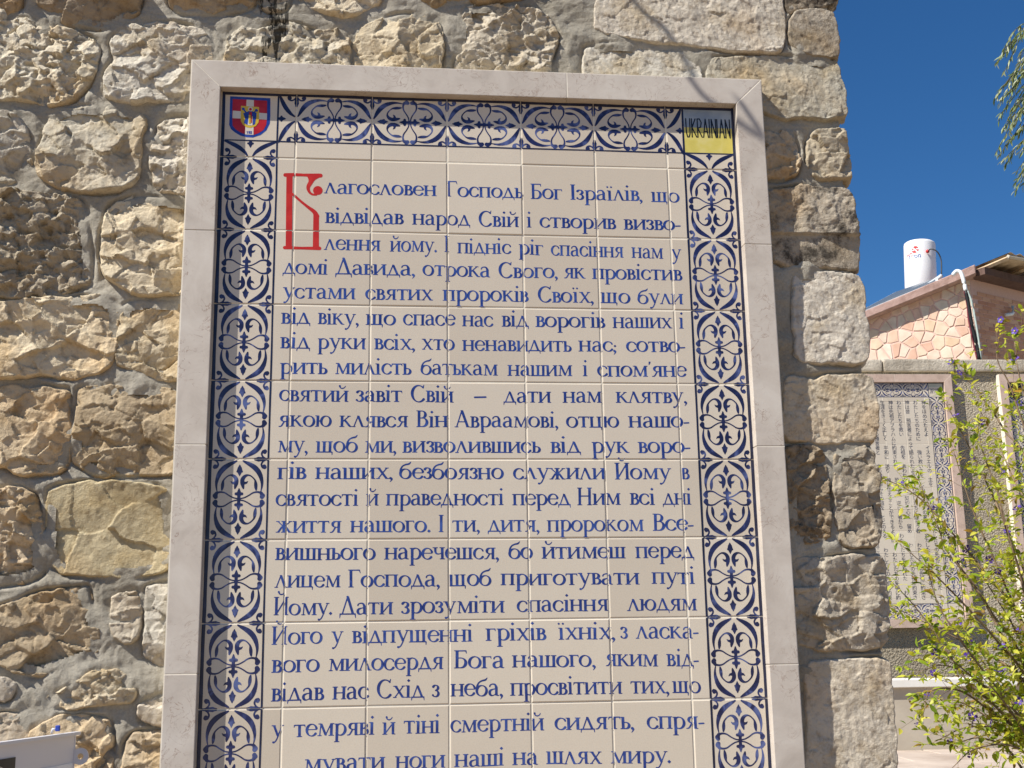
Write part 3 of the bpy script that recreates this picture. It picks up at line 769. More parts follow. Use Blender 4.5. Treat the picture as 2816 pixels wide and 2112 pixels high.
def orn_mesh(prims, box, name):
    V, F = march(prims, box, .0009)
    return V, F
# vertical strips: tile-local coordinates, x 0..T, z -T..0
e_ = .0007
def local_mesh(name, prims, box, mat_, lift=.00016):
    V, F = march(prims, box, .0009)
    return mesh(name, [(x, -lift, z) for x, z in V], F, [mat_])
ORN = {}
ORN['L'] = local_mesh('ornament', sc_prims(SP, XC, -T / 2), (XL0, -T + e_, SW, -e_), M_NAVY)
ORN['R'] = local_mesh('ornament', sc_prims(SP, T - XC, -T / 2), (T - SW, -T + e_, T - XL0, -e_), M_NAVY)
ORN['T'] = local_mesh('ornament', sc_prims(SP, T / 2, ZC0, True), (e_, ZS, T - e_, ZT), M_NAVY)
ORN['B'] = local_mesh('ornament', sc_prims(SP, T / 2, -T + -ZC0, True), (e_, -T - ZT, T - e_, -T - ZS), M_NAVY)
for r in range(1, NR - 1):
    for c, kk in ((0, 'L'), (NC - 1, 'R')): link('ornament', ORN[kk], TILES[(r, c)])
for c in range(1, NC - 1):
    link('ornament', ORN['T'], TILES[(0, c)]); link('ornament', ORN['B'], TILES[(NR - 1, c)])
# corner tiles: quarter motifs in what is left of the strips
def quarter(cx, sgn):
    """piece of strip between the corner picture and the first joint; joint at y=0, corner picture above"""
    P = []
    for sx in (1, -1):
        P.append(('c', [(.035 * sx, .022, .010), (.07 * sx, .07, .020), (.12 * sx, .115, .027), (.18 * sx, .155, .028), (.25 * sx, .19, .024), (.31 * sx, .213, .014), (.345 * sx, .222, .004)]))
    P.append(('s', [(0, .222, .018), (0, .19, .028), (0, .165, .018), (0, .14, .006)])); P.append(('s', [(-.03, .195, .014), (.03, .195, .014)]))
    P += fleur(-HW, 0, 0) + fleur(HW, 0, math.pi)
    return P
QP = quarter(0, 1)
def tf(P, fx, fz, k=U): return [(p[0], [(fx(x, y) * k, fz(x, y) * k, r * k) for x, y, r in p[1]]) for p in P]
tl = T / U
mk = lambda nm, prs, box, t: link('ornament', local_mesh('ornament', prs, box, M_NAVY), t)
# left column, row 0 : joint at z=-T ; grows up to ZS
ql = [(p[0], [(XC + x * U, -T + y * U, r * U * 1.03) for x, y, r in p[1]]) for p in QP]
qt = [(p[0], [(T - y * U, ZC0 + x * U, r * U * 1.03) for x, y, r in p[1]]) for p in QP]
mk('o', ql + qt, (XL0, -T + e_, T - e_, ZT), TILES[(0, 0)])
qr = [(p[0], [(T - XC + x * U, -T + y * U, r * U * 1.03) for x, y, r in p[1]]) for p in QP]
qt2 = [(p[0], [(y * U, ZC0 + x * U, r * U * 1.03) for x, y, r in p[1]]) for p in QP]
mk('o', qr + qt2, (e_, -T + e_, T - XL0, ZT), TILES[(0, NC - 1)])
ql = [(p[0], [(XC + x * U, -y * U, r * U * 1.03) for x, y, r in p[1]]) for p in QP]; mk('o', ql, (XL0, -T - ZS, SW, -e_), TILES[(NR - 1, 0)])
qr = [(p[0], [(T - XC + x * U, -y * U, r * U * 1.03) for x, y, r in p[1]]) for p in QP]; mk('o', qr, (T - SW, -T - ZS, T - XL0, -e_), TILES[(NR - 1, NC - 1)])

# ---- border lines (slightly wobbly brush lines)
def wob(pts, r, s):
    P = catmull([(x, z, r) for x, z in pts], 24); n = fbm(P[:, 0] * 14, P[:, 1] * 14, 3, seed=s)
    P[:, 2] = r * (1 + .22 * n); P[:, 0] += .0006 * fbm(P[:, 0] * 9, P[:, 1] * 9, 2, seed=s + 1); P[:, 1] += .0006 * fbm(P[:, 0] * 9 + 5, P[:, 1] * 9, 2, seed=s + 2); return P
def line(name, pts, r, s):
    P = wob(pts, r, s); m_ = r * 2.0; box = (P[:, 0].min() - m_, P[:, 1].min() - m_, P[:, 0].max() + m_, P[:, 1].max() + m_)
    V, F = march([('s', P)], box, .0010); return painted(name, V, F, M_LINE, PANEL, .00030)
def ln_pts(a, b, n=7): return [(a[0] + (b[0] - a[0]) * t, a[1] + (b[1] - a[1]) * t) for t in np.linspace(0, 1, n)]
line('border_line', ln_pts((XL0, ZT - .002), (XL0, ZB)), .0035, 1); line('border_line', ln_pts((XR0 - .0003, ZT - .002), (XR0 - .0003, ZB)), .0035, 2)
line('border_line', ln_pts((.012, ZT - .0035), (1.052, ZT - .0035)), .0030, 3); line('border_line', ln_pts((.012, ZB), (1.052, ZB)), .003, 4)
line('border_line', ln_pts((SW, ZT - .008), (SW, ZB + .004)), .0017, 5); line('border_line', ln_pts((XSR, ZT - .008), (XSR, ZB + .004)), .0021, 6)
line('border_line', ln_pts((.0125, ZS), (SW - .003, ZS)), .0013, 7); line('border_line', ln_pts((SW + .003, ZS), (XSR - .003, ZS)), .0014, 8); line('border_line', ln_pts((XSR + .003, ZS), (1.052, ZS)), .0013, 9)
line('border_line', ln_pts((.0125, ZS2), (SW - .003, ZS2)), .0013, 10); line('border_line', ln_pts((SW + .003, ZS2), (XSR - .003, ZS2)), .0014, 11); line('border_line', ln_pts((XSR + .003, ZS2), (1.052, ZS2)), .0013, 12)
# ---- hand painted serif alphabet
TK, TN = .105, .042
def stm(x, y0, y1, top='b', bot='b', tk=TK):
    P = [('p', [(x - tk, y0 + .01), (x + tk * .96, y0 + .01), (x + tk, y1 - .01), (x - tk * 1.04, y1 - .01)])]
    if 'b' in top or 'l' in top: P.append(('s', [(x - .19, y1 - .035, .032), (x, y1 - .045, .045)]))
    if 'b' in top or 'r' in top: P.append(('s', [(x, y1 - .045, .045), (x + .18, y1 - .035, .032)]))
    if 'b' in bot or 'l' in bot: P.append(('s', [(x - .19, y0 + .035, .032), (x, y0 + .045, .045)]))
    if 'b' in bot or 'r' in bot: P.append(('s', [(x, y0 + .045, .045), (x + .18, y0 + .035, .032)]))
    return P
def ln(*p): return ('s', [(a, b, r) for a, b, r in p])
def thin(x0, y0, x1, y1, r=TN): return ('s', [(x0, y0, r), (x1, y1, r)])
def thick(x0, y0, x1, y1, r=.092):
    L = math.hypot(x1 - x0, y1 - y0); k = r / max(.3, abs(y1 - y0) / L)
    return ('p', [(x0 - k, y0), (x0 + k, y0), (x1 + k, y1), (x1 - k, y1)])
def sf(x, y, l=.15, r=.15): return ('s', [(x - l, y, .032), (x, y, .042), (x + r, y, .032)])
def arc(cx, cy, rx, ry, a0, a1, tk=.108, tn=.040): return ('a', cx, cy, rx, ry, a0, a1, tk, tn)
def dia(x, y, s): return ('p', [(x, y - s), (x + s, y), (x, y + s), (x - s, y)])
def tail(x): return ('s', [(x - .02, .05, .045), (x + .05, .03, .05), (x + .045, -.2, .025)])
def drop(x, y): return ('s', [(x, y, .045), (x + .01, y - .16, .02)])
G = {}
G['а'] = (stm(.66, .04, .74, 'n', 'n') + [('c', [(.15, .76, .055), (.2, .88, .05), (.38, .95, .048), (.56, .90, .07), (.65, .72, .10)]), ('c', [(.62, .57, .035), (.42, .54, .045), (.2, .44, .085), (.14, .26, .105), (.2, .10, .09), (.34, .04, .05), (.5, .09, .035), (.62, .2, .03)]), ln((.68, .09, .07), (.80, .035, .04), (.87, .06, .022))], .90)
G['в'] = (stm(.2, 0, 1, 'l', 'l') + [thin(.2, .955, .38, .955), thin(.2, .53, .42, .53), thin(.2, .045, .42, .045), arc(.36, .745, .215, .21, -90, 90), arc(.40, .285, .255, .245, -90, 90)], .74)
G['г'] = (stm(.2, 0, 1, 'l', 'b') + [thin(.2, .95, .66, .95), ln((.66, .95, .05), (.70, .78, .02))], .74)
G['д'] = ([thin(.16, .05, .50, .98, .045), thick(.50, 1.0, .84, .06, .088), thin(.04, .055, .98, .055, .05), ln((.05, .06, .05), (.02, -.2, .022)), ln((.97, .06, .05), (1.0, -.2, .022))], 1.03)
G['е'] = ([arc(.47, .5, .37, .46, 18, 322), thin(.14, .545, .80, .545, .036), ln((.82, .60, .05), (.83, .55, .04))], .88)
G['ж'] = (stm(.64, 0, 1, 'b', 'b') + [thin(.6, .52, .2, .92), sf(.18, .95, .14, .1), thin(.68, .52, 1.08, .92), sf(1.10, .95, .1, .14), thick(.52, .54, .22, .05, .075), sf(.18, .04, .14, .12), thick(.76, .54, 1.07, .05, .085), sf(1.12, .04, .12, .14)], 1.30)
G['з'] = ([arc(.31, .76, .21, .20, 155, -90), arc(.30, .285, .25, .245, 90, -150), ln((.10, .83, .06), (.13, .78, .03)), ln((.06, .13, .03), (.1, .2, .055))], .64)
def nn(w_): return stm(.2, 0, 1) + stm(w_, 0, 1)
G['и'] = (stm(.2, 0, 1, 'l', 'b') + stm(.86, 0, 1, 'b', 'r') + [thin(.24, .12, .82, .88, .048)], 1.06)
G['й'] = (G['и'][0] + [('c', [(.33, 1.42, .085), (.38, 1.26, .045), (.54, 1.2, .05), (.70, 1.27, .04), (.79, 1.40, .03)])], 1.06)
G['і'] = (stm(.22, 0, 1, 'l', 'b') + [dia(.24, 1.38, .135)], .46)
G['ї'] = (stm(.25, 0, 1, 'l', 'b') + [dia(.09, 1.33, .105), dia(.40, 1.33, .105)], .52)
G['к'] = (stm(.2, 0, 1, 'b', 'b') + [thin(.28, .50, .72, .92, .045), sf(.74, .95, .12, .12), thick(.42, .60, .84, .04, .088), sf(.90, .04, .1, .12)], 1.0)
G['л'] = ([thin(.14, .04, .46, .99, .045), sf(.13, .04, .13, .12), thick(.46, 1.02, .82, .02, .092), sf(.86, .04, .1, .13)], .98)
G['м'] = ([thin(.20, .04, .26, .97, .045), sf(.19, .04, .14, .14), thick(.28, .98, .66, .05, .088), thin(.64, .06, 1.02, .96, .042)] + stm(1.07, 0, 1, 'r', 'b') + [sf(.22, .96, .13, .05)], 1.27)
G['н'] = (nn(.86) + [thin(.2, .51, .86, .51, .042)], 1.06)
G['о'] = ([arc(.48, .49, .385, .455, 0, 360)], .96)
G['п'] = (stm(.2, 0, 1, 'l', 'b') + stm(.84, 0, 1, 'r', 'b') + [thin(.2, .955, .84, .955)], 1.04)
G['р'] = (stm(.24, -.5, .97, 'l', 'b') + [arc(.50, .49, .37, .45, 140, -145), thin(.3, .87, .24, .8, .04)], .96)
G['с'] = ([arc(.47, .49, .37, .455, 42, 322), ln((.72, .86, .045), (.77, .72, .065))], .84)
G['т'] = (stm(.45, 0, 1, 'n', 'b') + [thin(.08, .95, .82, .95, .048), ln((.07, .95, .05), (.03, .78, .02)), ln((.83, .95, .05), (.87, .78, .02))], .90)
G['у'] = ([thick(.2, .98, .54, .10, .092), sf(.18, .955, .15, .15), ('c', [(.84, .92, .042), (.62, .35, .045), (.50, .0, .05), (.36, -.28, .05), (.20, -.40, .05)]), sf(.86, .955, .13, .12), ('s', [(.17, -.37, .085), (.2, -.38, .08)])], .98)
G['х'] = ([thick(.22, .97, .80, .03, .09), sf(.18, .955, .13, .16), sf(.86, .04, .14, .12), thin(.80, .93, .2, .06, .045), sf(.82, .955, .12, .12), sf(.18, .04, .12, .12)], .98)
G['ц'] = (stm(.2, 0, 1, 'b', 'l') + stm(.80, 0, 1, 'b', 'n') + [thin(.2, .05, .92, .05, .048), tail(.92)], 1.08)
G['ч'] = (stm(.74, 0, 1, 'b', 'b') + stm(.2, .62, 1, 'b', 'n', .09) + [('c', [(.2, .66, .09), (.26, .50, .07), (.44, .44, .045), (.66, .50, .035)])], .94)
G['ш'] = (stm(.2, 0, 1, 'l', 'l') + stm(.66, 0, 1, 'b', 'n') + stm(1.12, 0, 1, 'b', 'r') + [thin(.2, .05, 1.12, .05, .048)], 1.32)
G['щ'] = (stm(.2, 0, 1, 'l', 'l') + stm(.66, 0, 1, 'b', 'n') + stm(1.12, 0, 1, 'b', 'n') + [thin(.2, .05, 1.24, .05, .05), tail(1.24)], 1.40)
G['ь'] = (stm(.2, 0, 1, 'l', 'l') + [thin(.2, .55, .40, .55), thin(.2, .045, .40, .045), arc(.39, .295, .245, .25, -90, 90)], .72)
G['ю'] = (stm(.2, 0, 1, 'l', 'l') + [thin(.2, .51, .5, .51), arc(.84, .49, .365, .455, 0, 360)], 1.32)
G['я'] = (stm(.72, 0, 1, 'r', 'r') + [thin(.72, .955, .5, .955), thin(.72, .47, .5, .47), arc(.48, .715, .24, .235, 90, 270), ('s', [(.46, .46, .06), (.28, .12, .06), (.2, .05, .05), (.06, .04, .035)])], .94)
G['б'] = ([arc(.48, .45, .38, .42, 0, 360), ('c', [(.11, .50, .10), (.13, .85, .075), (.27, 1.12, .06), (.50, 1.26, .065), (.76, 1.33, .07), (.90, 1.50, .028)])], .96)
H = 1.5
G['Г'] = (stm(.24, 0, H, 'l', 'b') + [thin(.24, H - .05, .88, H - .05, .05), ln((.88, H - .05, .05), (.95, H - .3, .022))], .98)
G['Б'] = (stm(.24, 0, H, 'l', 'l') + [thin(.24, H - .05, .86, H - .05, .05), ln((.86, H - .05, .05), (.9, H - .27, .022)), thin(.24, .86, .5, .86), thin(.24, .05, .5, .05), arc(.50, .455, .36, .405, -90, 90, .115)], 1.02)
G['І'] = (stm(.26, 0, H, 'b', 'b', .115), .54)
G['С'] = ([arc(.66, .73, .53, .72, 48, 318, .12, .045), ln((1.02, 1.28, .05), (1.08, 1.5, .03))], 1.22)
G['Д'] = ([thin(.22, .05, .62, 1.5, .052), thick(.60, 1.52, 1.05, .06, .10), thin(.06, .055, 1.22, .055, .055), ln((.06, .06, .055), (.03, -.26, .024)), ln((1.21, .06, .055), (1.26, -.26, .024))], 1.28)
G['В'] = (stm(.24, 0, H, 'l', 'l') + [thin(.24, H - .05, .5, H - .05), thin(.24, .82, .5, .82), thin(.24, .05, .5, .05), arc(.46, 1.135, .28, .315, -90, 90, .115), arc(.50, .435, .36, .385, -90, 90, .12)], .98)
G['А'] = ([thin(.18, .05, .60, 1.5, .05), sf(.16, .04, .14, .14), thick(.60, 1.54, 1.08, .02, .105), sf(1.13, .04, .16, .14), thin(.32, .5, .9, .5, .045)], 1.28)
G['И'] = (stm(.24, 0, H, 'b', 'b') + stm(1.0, 0, H, 'b', 'b') + [thin(.28, .15, .96, 1.36, .055)], 1.24)
G['Й'] = (G['И'][0] + [('c', [(.40, 1.90, .085), (.47, 1.74, .05), (.62, 1.69, .055), (.78, 1.75, .045), (.86, 1.88, .03)])], 1.24)
G['Н'] = (stm(.24, 0, H, 'b', 'b') + stm(1.04, 0, H, 'b', 'b') + [thin(.24, .78, 1.04, .78, .05)], 1.28)
G[','] = ([('c', [(.12, .07, .105), (.2, .0, .08), (.16, -.14, .045), (.07, -.26, .02)])], .34)
G['.'] = ([dia(.14, .1, .15)], .3)
G[';'] = ([dia(.18, .52, .12)] + G[','][0], .34)
G['-'] = ([thin(.06, .42, .40, .44, .062)], .46)
G['–'] = ([thin(.08, .5, 1.05, .52, .075)], 1.14)
G["'"] = ([('s', [(.16, 1.32, .085), (.10, 1.08, .025)])], .26)
GM = {}
def glyph(ch):
    if ch not in GM:
        P, w_ = G[ch]
        V, F = march(P, (-.16, -.56, w_ + .16, 2.02), .036); GM[ch] = (V, F, w_)
    return GM[ch]

# photo pixels -> panel plane through the measured tile joints (smooth cubic fit)
JT = {1: [(817.9,438.9),(808.4,635.1),(799.6,836.2),(794.8,1047.3),(789.1,1262.7),(786,1484.8),(783.7,1712),(780.6,1942)],
2: [(1025.8,442.1),(1020.4,636.7),(1016.3,838.7),(1012.5,1048.2),(1011.3,1264.2),(1010,1484.8),(1009,1711.4),(1008.4,1940.5)],
3: [(1231.5,445.9),(1230.3,639.2),(1229.3,840),(1230.3,1049.2),(1232.1,1264.2),(1233.1,1484.2),(1235.3,1709.5),(1235.6,1938.3)],
4: [(1435.6,452.2),(1437.8,644),(1441.3,843.5),(1445.8,1051.4),(1449.9,1264.2),(1453.7,1482.6),(1457.6,1706.8),(1461,1934.6)],
5: [(1636,461.7),(1642,651),(1649.2,848.2),(1657.2,1052.4),(1664.1,1263.9),(1670.8,1480.7),(1676.5,1701.7),(1682,1927)],
6: [(1834.4,469.9),(1843.9,655.7),(1854,851.1),(1865.1,1053.6),(1874.9,1263),(1883.4,1478.8),(1891.9,1696.6),(1900.4,1917.6)]}
_s = []; _d = []
for i, l in JT.items():
    for j, p in enumerate(l): _s.append(p); _d.append((i * T, -(j + 1) * T))
_s = np.array(_s); _d = np.array(_d)
def _bas(p):
    x = (np.atleast_2d(p)[:, 0] - 1350) / 700; y = (np.atleast_2d(p)[:, 1] - 1190) / 900
    return np.stack([np.ones_like(x), x, y, x * x, x * y, y * y, x ** 3, x * x * y, x * y * y, y ** 3], 1)
_K = np.linalg.lstsq(_bas(_s), _d, rcond=None)[0]
def uv(x, y): return (_bas([(x, y)]) @ _K)[0]
S1, S2 = .31646, .42495
VW = {'A': (560, 200, S1), 'B': (1260, 200, S1), 'C': (560, 640, S1), 'D': (1260, 640, S1), 'E': (560, 1100, S1), 'F': (1260, 1100, S1), 'G': (560, 1587, S1), 'H': (1260, 1587, S2)}
def pv(v, x, y): a = VW[v]; return uv(a[0] + x * a[2], a[1] + y * a[2])
# each line: view pair, then (word, start, end, baseline at start, baseline at end); '|' start = left view, end = right view
TX = [
('AB', [('лагословен', 1060, 2025, 1050, 1066, 0), ('Господь', 2110, 562, 1070, 1086, 2), ('Бог', 632, 905, 1092, 1099, 1), ('Ізраїлів,', 975, 1605, 1101, 1123, 1), ('що', 1680, 1918, 1130, 1140, 1)]),
('AB', [('відвідав', 1062, 1735, 1303, 1310, 0), ('народ', 1815, 100, 1312, 1322, 2), ('Свій', 180, 525, 1328, 1333, 1), ('і', 600, 640, 1337, 1338, 1), ('створив', 712, 1368, 1340, 1358, 1), ('визво-', 1442, 1930, 1362, 1376, 1)]),
('AB', [('лення', 1050, 1535, 1533, 1540, 0), ('йому.', 1618, 2025, 1543, 1550, 0), ('І', 2090, 2137, 1548, 1550, 0), ('підніс', 2205, 455, 1558, 1565, 2), ('ріг', 527, 740, 1568, 1579, 1), ('спасіння', 810, 1437, 1580, 1605, 1), ('нам', 1512, 1780, 1605, 1618, 1), ('у', 1852, 1938, 1622, 1625, 1)]),
('CD', [('домі', 688, 1073, 355, 357, 0), ('Давида,', 1142, 1838, 356, 362, 0), ('отрока', 1902, 275, 363, 377, 2), ('Свого,', 352, 870, 380, 387, 1), ('як', 920, 1102, 389, 393, 1), ('провістив', 1168, 1945, 395, 415, 1)]),
('CD', [('устами', 683, 1310, 568, 571, 0), ('святих', 1403, 1985, 572, 577, 0), ('пророків', 2078, 608, 578, 592, 2), ('Своїх,', 692, 1183, 594, 602, 1), ('що', 1245, 1495, 605, 611, 1), ('були', 1565, 1955, 612, 622, 1)]),
('CD', [('від', 672, 918, 788, 790, 0), ('віку,', 988, 1345, 790, 793, 0), ('що', 1403, 1660, 793, 795, 0), ('спасе', 1728, 2178, 795, 798, 0), ('нас', 33, 300, 803, 806, 1), ('від', 380, 610, 805, 808, 1), ('ворогів', 675, 1277, 810, 821, 1), ('наших', 1350, 1860, 822, 828, 1), ('і', 1925, 1967, 828, 829, 1)]),
('CD', [('від', 665, 912, 1003, 1005, 0), ('руки', 983, 1398, 1004, 1006, 0), ('всіх,', 1478, 1835, 1007, 1010, 0), ('хто', 1890, 2175, 1008, 1012, 0), ('ненавидить', 35, 983, 1017, 1026, 1), ('нас;', 1053, 1382, 1026, 1029, 1), ('сотво-', 1468, 1978, 1030, 1035, 1)]),
('CD', [('рить', 658, 1062, 1225, 1226, 0), ('милість', 1132, 1795, 1225, 1227, 0), ('батькам', 1880, 340, 1227, 1234, 2), ('нашим', 432, 990, 1236, 1241, 1), ('і', 1088, 1127, 1241, 1241, 1), ("спом'яне", 1218, 1987, 1244, 1248, 1)]),
('CD', [('святий', 650, 1245, 1463, 1466, 0), ('завіт', 1315, 1718, 1465, 1467, 0), ('Свій', 1795, 2165, 1467, 1470, 0), ('–', 135, 245, 1472, 1472, 1), ('дати', 398, 808, 1472, 1473, 1), ('нам', 915, 1250, 1473, 1474, 1), ('клятву,', 1380, 2000, 1475, 1476, 1)]),
('EF', [('якою', 642, 1100, 233, 234, 0), ('клявся', 1173, 1765, 234, 235, 0), ('Він', 1842, 2115, 235, 235, 0), ('Авраамові,', 2180, 875, 236, 237, 2), ('отцю', 945, 1405, 237, 238, 1), ('нашо-', 1492, 2012, 237, 236, 1)]),
('EF', [('му,', 637, 900, 458, 458, 0), ('щоб', 968, 1327, 457, 457, 0), ('ми,', 1393, 1670, 457, 458, 0), ('визволившись', 1725, 715, 458, 461, 2), ('від', 808, 1068, 461, 460, 1), ('рук', 1168, 1490, 460, 459, 1), ('воро-', 1575, 2025, 459, 457, 1)]),
('EF', [('гів', 637, 878, 690, 690, 0), ('наших,', 965, 1640, 690, 691, 0), ('безбоязно', 1697, 393, 691, 692, 2), ('служили', 480, 1285, 692, 691, 1), ('Йому', 1370, 1855, 690, 688, 1), ('в', 1952, 2028, 688, 686, 1)]),
('EF', [('святості', 622, 1337, 923, 923, 0), ('й', 1407, 1507, 923, 923, 0), ('праведності', 1582, 397, 923, 920, 2), ('перед', 477, 980, 920, 918, 1), ('Ним', 1040, 1418, 918, 915, 1), ('всі', 1503, 1718, 914, 911, 1), ('дні', 1788, 2035, 910, 906, 1)]),
('EF', [('життя', 625, 1188, 1158, 1159, 0), ('нашого.', 1270, 1968, 1158, 1156, 0), ('І', 2037, 2083, 1155, 1155, 0), ('ти,', 2162, 190, 1155, 1153, 2), ('дитя,', 262, 715, 1154, 1152, 1), ('пророком', 780, 1618, 1152, 1141, 1), ('Все-', 1698, 2053, 1138, 1132, 1)]),
('EF', [('вишнього', 625, 1488, 1395, 1396, 0), ('наречешся,', 1567, 360, 1396, 1393, 2), ('бо', 442, 650, 1391, 1389, 1), ('йтимеш', 735, 1460, 1388, 1380, 1), ('перед', 1553, 2055, 1378, 1370, 1)]),
('EF', [('лицем', 625, 1185, 1633, 1634, 0), ('Господа,', 1255, 2055, 1634, 1632, 0), ('щоб', 2133, 287, 1631, 1626, 2), ('приготувати', 375, 1580, 1622, 1605, 1), ('путі', 1693, 2062, 1600, 1594, 1)]),
('GH', [('Йому.', 613, 1120, 332, 332, 0), ('Дати', 1185, 1640, 332, 331, 0), ('зрозуміти', 1718, 300, 328, 238, 2), ('спасіння', 383, 975, 236, 223, 1), ('людям', 1100, 1547, 221, 211, 1)]),
('GH', [('Його', 603, 1035, 582, 580, 0), ('у', 1115, 1222, 580, 579, 0), ('відпущенні', 1297, 93, 579, 425, 2), ('гріхів', 183, 568, 420, 414, 1), ('їхніх,', 650, 1020, 412, 405, 1), ('з', 1055, 1108, 401, 400, 1), ('ласка-', 1155, 1555, 399, 390, 1)]),
('GH', [('вого', 610, 1013, 820, 817, 0), ('милосердя', 1092, 2082, 816, 806, 0), ('Бога', 2175, 297, 803, 595, 2), ('нашого,', 353, 892, 592, 582, 1), ('яким', 955, 1290, 579, 573, 1), ('від-', 1352, 1555, 572, 567, 1)]),
('GH', [('відав', 608, 1052, 1062, 1059, 0), ('нас', 1130, 1438, 1057, 1054, 0), ('Схід', 1512, 1918, 1052, 1047, 0), ('з', 1987, 2065, 1044, 1043, 0), ('неба,', 2148, 292, 1041, 772, 2), ('просвітити', 338, 1058, 770, 751, 1), ('тих,', 1115, 1365, 749, 744, 1), ('що', 1385, 1563, 741, 736, 1)]),
('GH', [('у', 617, 725, 1362, 1361, 0), ('темряві', 803, 1490, 1363, 1356, 0), ('й', 1563, 1673, 1357, 1355, 0), ('тіні', 1745, 2053, 1353, 1350, 0), ('смертній', 2147, 552, 1346, 988, 2), ('сидять,', 622, 1135, 987, 972, 1), ('спря-', 1217, 1580, 970, 960, 1)]),
('GH', [('мувати', 897, 1583, 1655, 1648, 0), ('ноги', 1675, 2097, 1646, 1640, 0), ('наші', 2180, 290, 1638, 1209, 2), ('на', 350, 510, 1208, 1203, 1), ('шлях', 568, 918, 1201, 1193, 1), ('миру.', 978, 1363, 1191, 1180, 1)]),
]
rg = random.Random(8)
XH = .0222
NOBASE_D = set('уп')
for li, (vw, words) in enumerate(TX):
    VV = []; FF = []
    for wd, xs, xe, ys, ye, side in words:
        a = pv(vw[1] if side == 1 else vw[0], xs, ys); b = pv(vw[0] if side == 0 else vw[1], xe, ye)
        W = [glyph(c)[2] for c in wd]; left = .04; tot = sum(W) - .06
        L = math.hypot(b[0] - a[0], b[1] - a[1]); k = L / tot
        kx = k; ky = XH * rg.uniform(.985, 1.015)
        if len(wd) == 1: kx = XH
        dx, dz = (b - a) / L; x = -left
        for c, w_ in zip(wd, W):
            V, F, _ = glyph(c); n = len(VV); jy = rg.uniform(-.018, .018); sh = rg.uniform(-.02, .02); sy = rg.uniform(.98, 1.02); jx = rg.uniform(-.015, .015)
            for (gx, gy) in V:
                u = (x + gx + jx + sh * gy) * kx; v = (gy * sy + jy) * ky
                VV.append((a[0] + u * dx, a[1] + u * dz + v))
            FF += [tuple(i + n for i in f) for f in F]; x += w_
    painted('lettering', VV, FF, M_BLUE, PANEL, .00016)

# ---- red initial letter
def pA(x, y, r): u = uv(560 + x * S1, 200 + y * S1); return (u[0], u[1], r * S1 * T / 196)
RI = [('p', [pA(733, 905, 0)[:2], pA(787, 905, 0)[:2], pA(768, 1520, 0)[:2], pA(714, 1520, 0)[:2]]),
      ('s', [pA(724, 897, 16), pA(790, 893, 14), pA(880, 895, 12), pA(1010, 897, 17), pA(1026, 898, 17)]),
      ('s', [pA(706, 1520, 14), pA(850, 1522, 11), pA(1005, 1522, 15)]),
      ('c', [pA(785, 1060, 10), pA(850, 1118, 10), pA(910, 1166, 12), pA(965, 1208, 17), pA(985, 1245, 22)]),
      ('p', [pA(958, 1225, 0)[:2], pA(1006, 1245, 0)[:2], pA(1001, 1520, 0)[:2], pA(948, 1520, 0)[:2]]),
      ('c', [pA(1010, 900, 16), pA(965, 925, 18), pA(935, 965, 18), pA(918, 1000, 15), pA(925, 1035, 11), pA(950, 1058, 9), pA(985, 1062, 8)]),
      ('c', [pA(925, 905, 12), pA(945, 930, 22), pA(935, 965, 12)]),
      ('s', [pA(1000, 1025, 38), pA(1001, 1025, 38)])]
V, F = march(RI, (.10, -.50, .27, -.165), .0008); painted('initial_letter', V, F, M_RED, PANEL, .0002)

# ---- corner picture: red shield with white cross, on the top left tile
CT = TILES[(0, 0)]
def q4(x, y): return (.0075 + (x - (190 - .06 * (y - 200))) * .108 / 1315, -.020 - (y - 205) * .0965 / 1145)     # zoomed view of the shield
def area(name, P, mat_, lift, h=.0006, parent=CT, neg=()):
    pts = [p for p in P]; a = np.array(pts)
    V, F = march([('p', pts)] + [('-p', n) for n in neg], (a[:, 0].min() - .001, a[:, 1].min() - .001, a[:, 0].max() + .001, a[:, 1].max() + .001), h)
    return link(name, mesh(name, [(x, -lift, z) for x, z in V], F, [mat_]), parent)
CTX, CTZ = 0, 0
SHF = lambda P: [q4(*p) for p in P]
outer = [(335,232),(1305,248),(1290,700),(1270,900),(1180,1080),(1040,1200),(850,1270),(700,1265),(560,1235),(420,1150),(330,1070),(292,960),(310,700)]
inner = [(395,300),(1222,318),(1210,700),(1185,930),(1110,1070),(1000,1150),(860,1205),(700,1200),(580,1160),(450,1080),(375,980),(372,700)]
area('shield_rim', SHF(outer), M_SHB, .0002); area('shield_field', SHF(inner), M_RED2, .0004)
area('shield_cross', SHF([(728,306),(905,312),(868,1203),(665,1198)]), M_WHITE, .0006)
area('shield_cross', SHF([(388,600),(1212,645),(1204,805),(376,795)]), M_WHITE, .0006)
area('small_shield', SHF([(590,470),(1025,490),(1015,760),(1000,880),(930,980),(800,1030),(700,1015),(620,950),(575,860),(580,680)]), M_YEL, .0008)
area('figure_robe', SHF([(700,640),(780,600),(870,610),(960,640),(950,760),(930,840),(915,930),(860,960),(865,740),(820,700),(770,740),(735,960),(700,940),(650,910),(680,800),(640,660)]), M_SHB, .0010)
area('figure_robe', SHF([(765,745),(855,745),(850,965),(735,965)]), M_WHITE, .0010)
area('figure_stripe', SHF([(780,620),(850,625),(838,900),(775,910)]), M_RED2, .0012)
area('figure_stripe', SHF([(770,700),(812,702),(810,920),(764,918)]), M_YEL, .0014)
V, F = march([('s', [(*q4(815, 545), .0048), (*q4(816, 550), .0048)])], (.03, -.10, .09, -.02), .0006); link('figure_head', mesh('figure_head', [(x, -.0010, z) for x, z in V], F, [M_WHITE]), CT)
